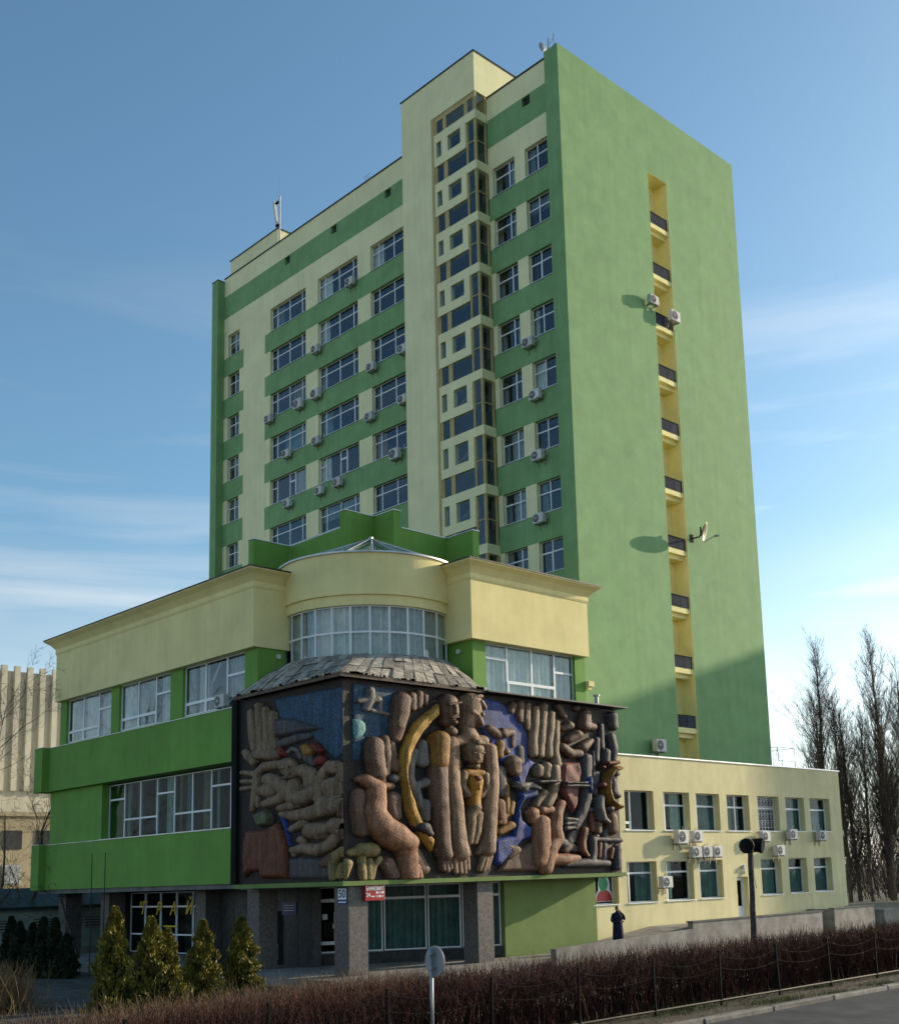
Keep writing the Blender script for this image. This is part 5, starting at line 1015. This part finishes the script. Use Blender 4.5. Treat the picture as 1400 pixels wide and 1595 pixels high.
# ================================================================== STREET FURNITURE
fp = thing('floodlight_pole', 'dark wooden pole carrying two black floodlights in front of the wing', 'lamp post', (-7.6,-14,0))
pj = random.Random(2); pts = [(-7.6+0.16*z/4.4+pj.uniform(-.02,.02),-14+pj.uniform(-.02,.02),z*1.0) for z in np.linspace(0,4.35,9)]
MB().tube(pts,[0.125-0.005*i for i in range(9)],9).build('pole','wood_pole',fp,True)
MB().tube([(-7.95,-14.1,4.15),(-6.9,-14.0,4.2)],0.03,6).build('crossbar','black_iron',fp)
for (x,y,ang) in ((-7.72,-14.1,200),(-7.12,-14.05,290)):
    d = Vector((math.cos(R(ang)),math.sin(R(ang)),-0.15)).normalized(); c0 = Vector((x,y,4.42)); s_ = d.cross(Vector((0,0,1))).normalized(); u_ = s_.cross(d)
    rgs = []
    for t,rd in ((-.28,.10),(-.22,.17),(0,.24),(.20,.27),(.25,.27)):
        rgs.append([c0+d*t+(s_*math.cos(2*math.pi*i/12)+u_*math.sin(2*math.pi*i/12))*rd for i in range(12)])
    h = MB().rings(rgs).build('floodlight','black_iron',fp)
    MB().rings([[c0+d*t+(s_*math.cos(2*math.pi*i/12)+u_*math.sin(2*math.pi*i/12))*rd for i in range(12)] for t,rd in ((.252,.235),(.258,.235))]).build('lens','glass',h)
MB().tube([(-7.5,-14.13,4.1),(-7.62,-14.2,3.4),(-7.45,-14.16,2.9)],0.012,4).build('cable','black_iron',fp)
ts = thing('traffic_sign', 'round traffic sign seen from its grey back on a thin post', 'sign', (-27.75,-19.9,0))
MB().tube([(-27.75,-19.9,0),(-27.74,-19.9,2.26)],0.035,10).build('post','steel',ts,True)
TM = Matrix.Rotation(R(-93),4,'Z'); sc_ = Vector((-27.68,-19.92,1.99))
MB().rings([[sc_+TM@Vector((0.30*q*math.cos(2*math.pi*i/28),yy,0.30*q*math.sin(2*math.pi*i/28))) for i in range(28)] for q,yy in ((1,0),(1,0.03),(.96,.035))]).build('plate','sign_grey',ts)
MB().box(-27.79,-27.68,-19.96,-19.84,2.12,2.16).box(-27.79,-27.68,-19.96,-19.84,1.84,1.88).build('clamp','steel',ts)
# fence of iron posts with sagging chains and a low pipe
fe = thing('fence', 'low iron post fence with sagging chains along the hedge', 'fence', (-12,-18.75,0))
px = [-33.6+2.86*i for i in range(16)]
PM = MB().tube([(0,0,0),(0,0,1.4)],0.035,6).tube([(0,0,1.4),(0,0,1.43)],0.05,6).mesh('post','black_iron')
fj = random.Random(8)
for i,x in enumerate(px):
    o = put('post', PM, fe, Vector((x,-18.75,0))-world(fe)); o.rotation_euler = (fj.uniform(-.03,.03),fj.uniform(-.03,.03),0)
    if i:
        x0 = px[i-1]
        for zt,sag in ((1.32,.20),(0.98,.14)):
            pts = [(x0+(x-x0)*t,-18.78,zt-sag*4*t*(1-t)) for t in np.linspace(0,1,9)]; MB().tube(pts,0.0055,4,False).build('chain','black_iron',fe)
        MB().tube([(x0,-18.75,0.13),(x,-18.75,0.13)],0.03,5,False).build('bottom_rail','rusty_iron',fe)
# pickets at the left end
pk = MB().box(-0.012,0.012,-0.012,0.012,0,1.0).mesh('picket','black_iron')
for i in range(46): put('picket', pk, fe, Vector((-36.2+0.16*i,-18.72,0.05+fj.uniform(-.02,.02)))-world(fe))

# ================================================================== HEDGE AND GRASS
rng = np.random.default_rng(5)
def twigs(name, n, place, hgt, matn, rad=0.009, spread=0.35, seg=3, up=1.0):
    """n tapering three-sided twigs made of seg joints each"""
    P0 = place(n); L_ = hgt(n,P0); az = rng.uniform(0,2*np.pi,n); le = np.abs(rng.normal(0,spread,n))
    d = np.stack([np.cos(az)*np.sin(le),np.sin(az)*np.sin(le),np.cos(le)*up],1)
    V = []; 
    a = np.cross(d,np.array([0.3,0.2,0.9])); a /= np.linalg.norm(a,axis=1)[:,None]+1e-9; b = np.cross(d,a)
    cur = P0.copy(); dd = d.copy()
    for s in range(seg+1):
        rr_ = (rad*(1-0.72*s/seg))*np.ones(n)
        for k in range(3):
            V.append(cur+(a*math.cos(2.094*k)+b*math.sin(2.094*k))*rr_[:,None])
        dd = dd+rng.normal(0,0.18,(n,3)); dd[:,2] = np.abs(dd[:,2])*0.6+0.4*d[:,2]; dd /= np.linalg.norm(dd,axis=1)[:,None]
        cur = cur+dd*(L_/seg)[:,None]
    V = np.stack(V,1)   # n, (seg+1)*3, 3
    nv = (seg+1)*3; base = (np.arange(n)*nv)[:,None,None]
    fs = []
    for s in range(seg):
        for k in range(3): fs.append((s*3+k,s*3+(k+1)%3,(s+1)*3+(k+1)%3,(s+1)*3+k))
    F = (np.array(fs)[None]+base).reshape(-1,4)
    return fastmesh(name, V.reshape(-1,3), F, matn)
hg = thing('hedge', 'bare reddish brown clipped hedge behind the iron fence', 'hedge', (-12,-17.4,0))
def hp(n):
    x = rng.uniform(-36.5,16,n); y = -17.35+rng.uniform(-0.95,0.95,n); return np.stack([x+12,y+17.4,np.zeros(n)],1)
def hh(n,P): return 1.40+0.09*np.sin(P[:,0]*0.9)+0.12*np.sin(P[:,0]*2.3+1)+0.08*np.sin(P[:,0]*5.1)+rng.normal(0,0.15,n)-0.25*np.clip((-15-P[:,0])/8,0,1)
put('stem', twigs('stem', 7000, hp, lambda n,P: hh(n,P)*0.95, 'hedge_twig', 0.016, 0.16, 4), hg)
def hp2(n):
    P = hp(n); P[:,2] = rng.uniform(0.5,1.32,n)-0.25*np.clip((-15-P[:,0])/8,0,1); return P
put('twig', twigs('twig', 34000, hp2, lambda n,P: rng.uniform(0.2,0.46,n), 'hedge_twig', 0.0075, 0.55, 2), hg)
put('litter', twigs('litter', 5000, hp, lambda n,P: rng.uniform(0.1,0.35,n), 'hedge_ochre', 0.010, 1.2, 2, 0.5), hg)
# low dry shrubs in front of the thujas
h2 = thing('dry_shrubs', 'low ochre dry shrubbery in front of the clipped conifers', 'shrubs', (-28,-13,0))
def sp(n):
    t = rng.uniform(0,1,n); x = -36+18*t+rng.normal(0,.5,n); y = -12.5+4.0*t+rng.normal(0,1.7,n); return np.stack([x+28,y+13,np.zeros(n)],1)
put('twig', twigs('twig', 9000, sp, lambda n,P: rng.uniform(0.35,0.95,n), 'hedge_ochre', 0.010, 0.5, 3), h2)
gs = None
def gp(n):
    c = rng.integers(0,26,n); cx = rng.uniform(-30,8,26); cy = rng.uniform(-20.1,-18.4,26)
    return np.stack([cx[c]+rng.normal(0,.55,n),np.clip(cy[c]+rng.normal(0,.22,n),-20.3,-16.5),np.zeros(n)-.02],1)
gs = put('grass', twigs('grass', 9000, gp, lambda n,P: rng.uniform(0.05,0.16,n), 'grass', 0.008, 0.7, 2))
gs['kind'] = 'stuff'; gs['label'] = 'patches of short green grass between the fence and the kerb'
def gp2(n): return np.stack([rng.uniform(-34,12,n),rng.uniform(-18.6,-16.0,n),np.zeros(n)-.02],1)
gs2 = put('undergrowth', twigs('undergrowth', 7000, gp2, lambda n,P: rng.uniform(0.08,0.26,n), 'grass', 0.009, 0.7, 2)); gs2['kind'] = 'stuff'; gs2['label'] = 'green undergrowth below the bare hedge'
def gp3(n): return np.stack([rng.uniform(-30,16,n),rng.uniform(-20.3,-18.2,n),np.zeros(n)-.01],1)
gs3 = put('leaf_litter', twigs('leaf_litter', 5000, gp3, lambda n,P: rng.uniform(0.04,0.14,n), 'hedge_ochre', 0.012, 1.4, 1, 0.3)); gs3['kind'] = 'stuff'; gs3['label'] = 'dry leaves scattered on the verge'

# ================================================================== CONIFERS
def thuja_mesh(seed, matn, n=5200, hgt=1.0, wid=0.5, taper=1.0, tops=1):
    g = np.random.default_rng(seed)
    t = g.uniform(0.0,1,n)**0.85; az = g.uniform(0,2*np.pi,n)
    prof = wid*(np.clip(1-t,0,1)**taper*0.95+0.06)*np.clip(t*9+0.55,0,1)
    lump = 1+0.26*np.sin(az*3+t*9+seed)+0.20*np.sin(az*5-t*17+seed*2)+0.18*np.sin(az*2+t*31+seed)+0.10*g.normal(0,1,n)
    rr_ = prof*lump*(g.uniform(0.25,1,n)**0.35)
    x = rr_*np.cos(az); y = rr_*np.sin(az); z = t*hgt
    if tops > 1:
        side = g.uniform(0,1,n) < 0.45; x = np.where(side,x*0.75+wid*.55,x-wid*.2); z = np.where(side,z*0.86,z)
    C = np.stack([x,y,z],1); s = g.uniform(0.028,0.062,n)
    # upright little sprays: diamond of 4 verts, folded
    dr = np.stack([np.cos(az)*.5,np.sin(az)*.5,np.full(n,.9)],1)+g.normal(0,.35,(n,3)); dr /= np.linalg.norm(dr,axis=1)[:,None]
    sd2 = np.cross(dr,g.normal(0,1,(n,3))); sd2 /= np.linalg.norm(sd2,axis=1)[:,None]
    V = np.stack([C-dr*s[:,None]*1.2,C+sd2*s[:,None]*.55,C+dr*s[:,None]*1.7,C-sd2*s[:,None]*.55+np.cross(dr,sd2)*s[:,None]*.3],1).reshape(-1,3)
    F = np.arange(n*4).reshape(n,4)
    return fastmesh('crown', V, F, matn)
def conifer(name, loc, h, w_, matn, seed, label, group, tops=1, taper=0.8):
    t = thing(name, label, 'conifer', loc, group)
    put('crown', thuja_mesh(seed,matn,int(3400*h),h,w_,taper,tops), t, (0,0,0.05))
    put('inner_foliage', thuja_mesh(seed+70,'dark_thuja',int(1500*h),h*.9,w_*.72,taper,tops), t, (0,0,0.03))
    put('trunk', MB().tube([(0,0,0),(0,0,h*.8)],[0.06,0.02],6).mesh('trunk','bark'), t)
    return t
GC = 'conifers in front of the entrance'
conifer('conifer',(-27.08,-5.4,0),3.0,0.66,'thuja',1,'tallest golden green conifer, leftmost of the four in front of the entrance',GC)
conifer('conifer',(-25.9,-5.6,0),2.68,0.72,'thuja',2,'two-topped golden green conifer, second of the four from the left',GC,tops=2)
conifer('conifer',(-23.4,-4.0,0),2.45,0.68,'thuja',3,'golden green conifer, third of the four from the left',GC)
conifer('conifer',(-21.6,-3.4,0),2.48,0.70,'thuja',4,'golden green conifer nearest the corner pillar, rightmost of the four',GC)
GD = 'dark conifers at the left'
for i,(x,y,h,w_,lb) in enumerate([(-21.65,14.94,2.46,.44,'dark pointed conifer at the left picture edge, first of the dark row'),(-22.12,12.9,2.28,.42,'dark pointed conifer, second of the dark row from the left'),(-21.9,12.1,2.2,.42,'dark pointed conifer, third of the dark row from the left'),(-21.75,11.4,2.45,.44,'dark pointed conifer, fourth of the dark row from the left'),(-21.5,10.85,2.4,.40,'dark pointed conifer, fifth of the dark row from the left'),(-21.3,10.2,1.75,.48,'shortest dark conifer at the right end of the dark row')]):
    conifer('dark_conifer',(x,y,0),h,w_,'dark_thuja',20+i,lb,GD,taper=0.6)

# ================================================================== BARE TREES
def bare_tree(seed, h, kind='poplar', depth=4, matn='twig'):
    g = random.Random(seed); mb = MB()
    def branch(p, d, ln, rad, lv):
        n = 4 if lv < 2 else 3; pts = [p]; rads = [rad]; dd = d.copy()
        for s in range(n):
            jit = (0.02 if lv == 0 else 0.09) if kind == 'poplar' else 0.20
            dd = (dd+Vector((g.gauss(0,jit),g.gauss(0,jit),g.gauss(0,jit*.6)+(0.10 if kind == 'poplar' else 0.03)))).normalized()
            pts.append(pts[-1]+dd*(ln/n)); rads.append(rad*(1-0.8*(s+1)/n))
        mb.tube(pts,rads,5 if lv == 0 else 3,False)
        if lv >= depth: return
        if kind == 'poplar': cnt = (56,10,5,0)[min(lv,3)] if lv < 3 else 0
        else: cnt = (12,7,5,3)[min(lv,3)]
        for i in range(cnt):
            t = g.uniform(0.10,0.98) if lv == 0 else g.uniform(0.2,0.97)
            k = min(int(t*n),n-1); q = pts[k]+(pts[k+1]-pts[k])*(t*n-k); az = g.uniform(0,2*math.pi)
            if kind == 'poplar': le = g.uniform(0.12,0.30) if lv == 0 else g.uniform(0.15,0.45); l2 = (ln*(0.34-0.24*t)+0.6) if lv == 0 else ln*g.uniform(.3,.55)
            else: le = g.uniform(0.45,1.0); l2 = ln*g.uniform(.38,.62)*(1-.35*t)
            ax = dd.orthogonal().normalized(); v = (Matrix.Rotation(az,3,dd)@ax)*math.sin(le)+dd*math.cos(le)
            branch(q, v.normalized(), l2, max(rad*(1-.8*t)*(.36 if lv == 0 else .5),0.010 if kind == 'poplar' else .007), lv+1)
    branch(Vector((0,0,0)),Vector((0,0,1)),h,h*0.0085 if kind == 'poplar' else h*.016,0)
    return mb
def split_tree(mb, name, label, cat, loc, group, bm='bark', tm='twig', ntrunk=20):
    t = thing(name,label,cat,loc,group)
    # the first tube is the trunk
    nv = 25; tr = MB(); tr.v = mb.v[:nv]; tr.f = [f_ for f_ in mb.f if max(f_) < nv]; cr_ = MB(); cr_.v = [tuple(q) for q in mb.v[nv:]]; cr_.f = [tuple(i-nv for i in f_) for f_ in mb.f if min(f_) >= nv]
    put('trunk', tr.mesh('trunk',bm), t); put('crown', cr_.mesh('crown',tm), t); return t
GP = 'poplars beyond the wing'
pv = [split_tree(bare_tree(s,25.0,'poplar',3),'poplar_tree','tall bare poplar','tree',(0,0,0),GP) for s in (41,42,43)]
spots = [(61.5,22.8,.94,'tall bare poplar rising just right of the wing roof, leftmost of the row'),(63.5,24.0,.74,'shorter bare poplar right behind the leftmost tall one'),(66,22,.76,'bare poplar midway between the leftmost and the tallest poplar'),(66.4,18.6,.97,'tallest bare poplar, left of the narrow sky gap near the right picture edge'),(71.5,19.2,.90,'bare poplar right of the narrow sky gap'),(71,15.8,.84,'bare poplar at the right picture edge'),(76,24,.66,'small bare poplar far behind the tall ones'),(63.0,21.4,.74,'slim bare poplar beside the leftmost tall one'),(75,19.5,.80,'bare poplar behind the one right of the sky gap'),(64.8,20.0,.68,'low bare poplar just left of the tallest one'),(69.5,20.4,.72,'low bare poplar just right of the tallest one')]
for i,(x,y,s,lb) in enumerate(spots):
    t = pv[i] if i < 3 else copy_tree(pv[i%3]); t.location = (x,y,0); t.scale = (s*1.5,s*1.5,s); t.rotation_euler = (0,0,i*1.3); t['label'] = lb; t['group'] = GP
GB = 'small bare trees behind the wing'
pv2 = [split_tree(bare_tree(s,9.0,'round',3),'bare_tree','small bare tree','tree',(0,0,0),GB) for s in (51,52)]
bt = [(58,12,1.0,'small bare tree just right of the end of the wing'),(64,10,1.1,'small bare tree under the right poplars, near the picture edge'),(80,21,1.2,'far small bare tree between the poplar trunks'),(88,26,1.3,'furthest small bare tree behind the poplars')]
for i,(x,y,s,lb) in enumerate(bt):
    t = pv2[i] if i < 2 else copy_tree(pv2[i%2]); t.location = (x,y,0); t.scale = (s,s,s); t.rotation_euler = (0,0,i*2.1); t['label'] = lb; t['group'] = GB
def wp(n): return np.stack([rng.uniform(70,200,n),rng.uniform(5,120,n),np.zeros(n)],1)
wd_ = put('woodland', twigs('woodland', 5200, wp, lambda n,P: rng.uniform(4,11,n), 'twig', 0.07, 0.30, 4)); wd_['kind'] = 'stuff'; wd_['label'] = 'far bare woodland beyond the wing'
# left side trees and bush
lt_ = split_tree(bare_tree(61,13.5,'round',4),'bare_tree','leaning bare tree at the left picture edge in front of the beige building','tree',(-20.4,23.0,0),None,tm='twig'); lt_.rotation_euler = (R(4),R(10),1.0)
lt2 = split_tree(bare_tree(62,9.5,'round',4),'bare_tree','slender golden bare tree left of the green bands','tree',(-15.8,27.5,0),None,tm='golden_twig')
lt3 = split_tree(bare_tree(63,8.0,'round',4),'bare_tree','low golden bare tree half behind the left corner of the block','tree',(-12.5,30.0,0),None,tm='golden_twig')
lt5 = split_tree(bare_tree(65,11.0,'round',4),'bare_tree','tall golden bare tree against the beige building at the left edge','tree',(-19.0,30.5,0),None,tm='golden_twig')
lt6 = split_tree(bare_tree(66,8.5,'round',4),'bare_tree','bushy golden bare tree behind the pavilion at the left','tree',(-14.5,36.0,0),None,tm='golden_twig')
lt4 = split_tree(bare_tree(64,5.0,'round',3),'bare_tree','thin dark tree seen between the pillars before the pavilion','tree',(-16.5,19.0,0),None)
bu = thing('dry_bush','ochre dry bush at the lower left picture edge','bush',(-28.6,-0.5,0))
def bp_(n): return np.stack([rng.normal(0,.5,n),rng.normal(0,.7,n),np.zeros(n)],1)
put('twig', twigs('twig', 1500, bp_, lambda n,P: rng.uniform(.7,1.7,n), 'golden_twig', .011, .5, 4), bu)

# ================================================================== BACKGROUND BUILDINGS
bb = thing('ribbed_building','tall beige building with vertical ribs behind the trees at the left','building',(8,86,0))
MB().box(-30,15.5,80,96,0,25.6).build('wall','beige_panel',bb)
rm = MB().box(-0.28,0.28,-0.4,0,13.5,26.1).mesh('rib','beige_panel'); 
for i in range(27): put('rib', rm, bb, Vector((-20+1.3*i,80,0))-world(bb))
for k in range(4):
    for i in range(15):
        if k < 3: MB().box(-19.3+2.35*i,-18.3+2.35*i,79.9,79.98,1.5+3.0*k,3.3+3.0*k).build('window','interior',bb)
b2_ = thing('tan_building','tan lower building with a window row in front of the ribbed one','building',(0,72,0))
MB().box(-30,14,70,78,0,10.4).box(-30,14.2,69.8,78.2,10.4,10.8).build('wall','tan_panel',b2_)
for k in range(3):
    for i in range(12): MB().box(-24+3.0*i,-22.3+3.0*i,69.93,69.99,1.2+3.1*k,2.9+3.1*k).build('window','interior' if (i+k)%3 else 'light_coping',b2_)
pvn = thing('pavilion','low grey green pavilion with a dark tiled roof behind the pillars','building',(-14,28,0))
MB().box(-24,-5,26.5,32,0,2.75).build('wall','pavilion_wall',pvn); MB().box(-24.4,-4.6,26.2,26.4,2.6,2.75).build('fascia','pavilion_roof',pvn)
tl = MB().add([(0,0,0),(.62,0,0),(.62,.55,.28),(0,.55,.28),(0,0,-.04),(.62,0,-.04),(.62,.55,.24),(0,.55,.24)],[(0,1,2,3),(7,6,5,4),(0,4,5,1),(1,5,6,2),(2,6,7,3),(3,7,4,0)]).mesh('roof_tile','pavilion_roof')
for i in range(30):
    for j in range(4): put('roof_tile', tl, pvn, Vector((-24.3+.655*i,26.1+.52*j,2.78+.245*j))-world(pvn))
MB().box(-24.4,-4.6,28.1,31.5,3.55,3.7).build('ridge','pavilion_roof',pvn)
for i,x in enumerate((-21.5,-18.6,-15.7,-12.8)): 
    MB().box(x,x+1.6,26.44,26.49,1.5,2.1).build('vent_grille','interior',pvn)
    for j in range(4): MB().box(x,x+1.6,26.41,26.44,1.53+.15*j,1.60+.15*j).build('slat','pavilion_wall',pvn)
tag(MB().box(-24,-4,24.2,24.35,0,0.6).build('low_rail_wall','concrete',origin=(-14,24.3,0)),'low concrete wall in front of the grey green pavilion','wall')
o_ = thing('rooftop_unit','dark ventilation unit on the pavilion roof at the left','air conditioner',(-20,28.5,3.7))
MB().box(-20.6,-19.4,28.2,28.9,3.7,4.6).build('casing','ac_dark',o_); MB().tube([(-20,28.2,4.15),(-20,28.15,4.15)],.35,14).build('fan_opening','black_iron',o_)

# ================================================================== PEOPLE
def skin_body(name, verts, edges, radii, matn, parent, root=0):
    me = bpy.data.meshes.new(name); me.from_pydata(verts,edges,[]); me.materials.append(MATS[matn])
    o = put(name, me, parent); sk = o.modifiers.new('skin','SKIN'); sk.use_smooth_shade = True
    sv = me.skin_vertices[0].data if me.skin_vertices else None
    if sv is None:
        bm_ = bmesh.new(); bm_.from_mesh(me); bm_.verts.layers.skin.verify(); bm_.to_mesh(me); bm_.free(); sv = me.skin_vertices[0].data
    for i,q in enumerate(radii): sv[i].radius = (q,q) if not hasattr(q,'__len__') else q; sv[i].use_root = (i == root)
    ss = o.modifiers.new('sub','SUBSURF'); ss.levels = 1; ss.render_levels = 2
    return o
def person(loc, rz, label, pose, coat):
    p = thing('person', label, 'person', loc, None, rz)
    # faces local -y ; 1.74 m
    if pose == 'phone':
        LA = [(-.20,0,1.42),(-.30,-.02,1.16),(-.10,-.24,1.10),(0.02,-.27,1.12)]; RA = [(.20,0,1.42),(.31,-.05,1.20),(.20,-.22,1.38),(.09,-.17,1.52)]
    else:
        LA = [(-.20,0,1.42),(-.27,.03,1.14),(-.28,-.04,.90),(-.28,-.06,.80)]; RA = [(.20,0,1.42),(.27,.03,1.14),(.28,-.04,.90),(.28,-.06,.80)]
    V = [(0,0,.95),(0,.01,1.20),(0,0,1.42),(0,-.005,1.52),(0,-.015,1.62)]; E_ = [(0,1),(1,2),(2,3),(3,4)]; RD = [.16,.16,.15,.062,.075]
    for A in (LA,RA):
        n0 = len(V); V += A; E_ += [(2,n0),(n0,n0+1),(n0+1,n0+2),(n0+2,n0+3)]; RD += [.085,.060,.045,.035]
    st_ = .14 if pose != 'phone' else 0.02
    for s in (-1,1):
        n0 = len(V); V += [(s*.10,0,.88),(s*.105,-.03+s*st_*.4,.48),(s*.11,.02+s*st_,.09),(s*.12,-.13+s*st_,.04)]; E_ += [(0,n0),(n0,n0+1),(n0+1,n0+2),(n0+2,n0+3)]; RD += [.105,.072,.048,.045]
    skin_body('body',V,E_,RD,'cloth_black' if pose != 'phone' else 'coat_navy',p)
    # head with nose, ears and hair
    hd = MB(); rg = []
    for t in range(9):
        a = -math.pi/2+math.pi*t/8; z = 1.665+.115*math.sin(a); w_ = .078*math.cos(a)+.004
        rg.append([(w_*math.cos(2*math.pi*i/12)*(.92),w_*1.12*math.sin(2*math.pi*i/12)-.02*(t < 3),z) for i in range(12)])
    hd.rings(rg); hd.box(-.013,.013,-.115,-.07,1.635,1.675); hd.box(-.088,-.068,-.015,.02,1.63,1.69); hd.box(.068,.088,-.015,.02,1.63,1.69); hd.box(-.025,.025,-.096,-.07,1.605,1.613)
    put('head', hd.mesh('head','skin',True), p)
    hr = MB(); rg = []
    for t in range(5):
        a = .05+(math.pi/2-.05)*t/4; z = 1.675+.118*math.sin(a); w_ = .086*math.cos(a)+.004
        rg.append([(w_*math.cos(2*math.pi*i/12)*.95,w_*1.12*math.sin(2*math.pi*i/12)+.015,z) for i in range(12)])
    hr.rings(rg); put('hair', hr.mesh('hair','hair',True), p)
    for s_,A in ((-1,LA),(1,RA)):
        hnd = MB(); c0 = Vector(A[3]); dr = (Vector(A[3])-Vector(A[2])).normalized(); sx = dr.cross(Vector((0,1,.2))).normalized()
        hnd.tube([c0-dr*.02,c0+dr*.07],[.034,.038],6)
        for q in range(4): b0 = c0+dr*.07+sx*(.027-.018*q); hnd.tube([b0,b0+dr*(.045-.006*abs(q-1)),b0+dr*.06+Vector((0,-.03,-.01))],[.010,.009,.007],5)
        b0 = c0+dr*.02+sx*.035; hnd.tube([b0,b0+sx*.03+dr*.03,b0+sx*.03+dr*.06],[.012,.011,.008],5)
        put('hand', hnd.mesh('hand','skin',True), p)
    # coat
    ct = MB(); rg = []
    for z,wx,wy in (coat):
        rg.append([(wx*math.cos(2*math.pi*i/16),wy*math.sin(2*math.pi*i/16)+.008*math.sin(i*2.3+z*9),z) for i in range(16)])
    ct.rings(rg); put('coat', ct.mesh('coat','coat_navy' if pose == 'phone' else 'cloth_black',True), p)
    return p
person((-3.9,-4.75,0.40),R(-25),'person in a long navy coat by the yellow wall, hand raised to the face','phone',[(.22,.26,.20),(.6,.245,.185),(.8,.235,.18),(1.0,.215,.165),(1.2,.225,.16),(1.38,.235,.15),(1.46,.17,.12),(1.50,.08,.08)])
person((-19.6,5.6,0.0),R(150),'person in dark clothes walking to the entrance behind the conifers','walk',[(.86,.21,.16),(1.0,.20,.155),(1.2,.215,.155),(1.38,.225,.145),(1.46,.16,.12),(1.50,.08,.08)])
bgm = MB().add([(-.15,-.05,0),(.15,-.05,0),(.15,.05,0),(-.15,.05,0),(-.17,-.03,.42),(.17,-.03,.42),(.17,.03,.42),(-.17,.03,.42)],[(0,3,2,1),(4,5,6,7),(0,1,5,4),(1,2,6,5),(2,3,7,6),(3,0,4,7)]).tube([(-.08,0,.42),(-.06,0,.54),(.06,0,.54),(.08,0,.42)],.008,4).mesh('shopping_bag','bag_white')
tag(put('shopping_bag', bgm, None, (-19.82,5.42,.36), .6),'white carrier bag held by the person at the entrance','bag')

for (x,y,lb) in ((-21.0,8.75,'left of two thin flagpoles before the entrance'),(-21.0,7.6,'right of two thin flagpoles before the entrance')):
    tag(put('flagpole', MB().tube([(0,0,0),(0,0,5.05)],[.028,.018],6).mesh('flagpole','rusty_iron'), None, (x,y,0)),lb,'pole','thin flagpoles')
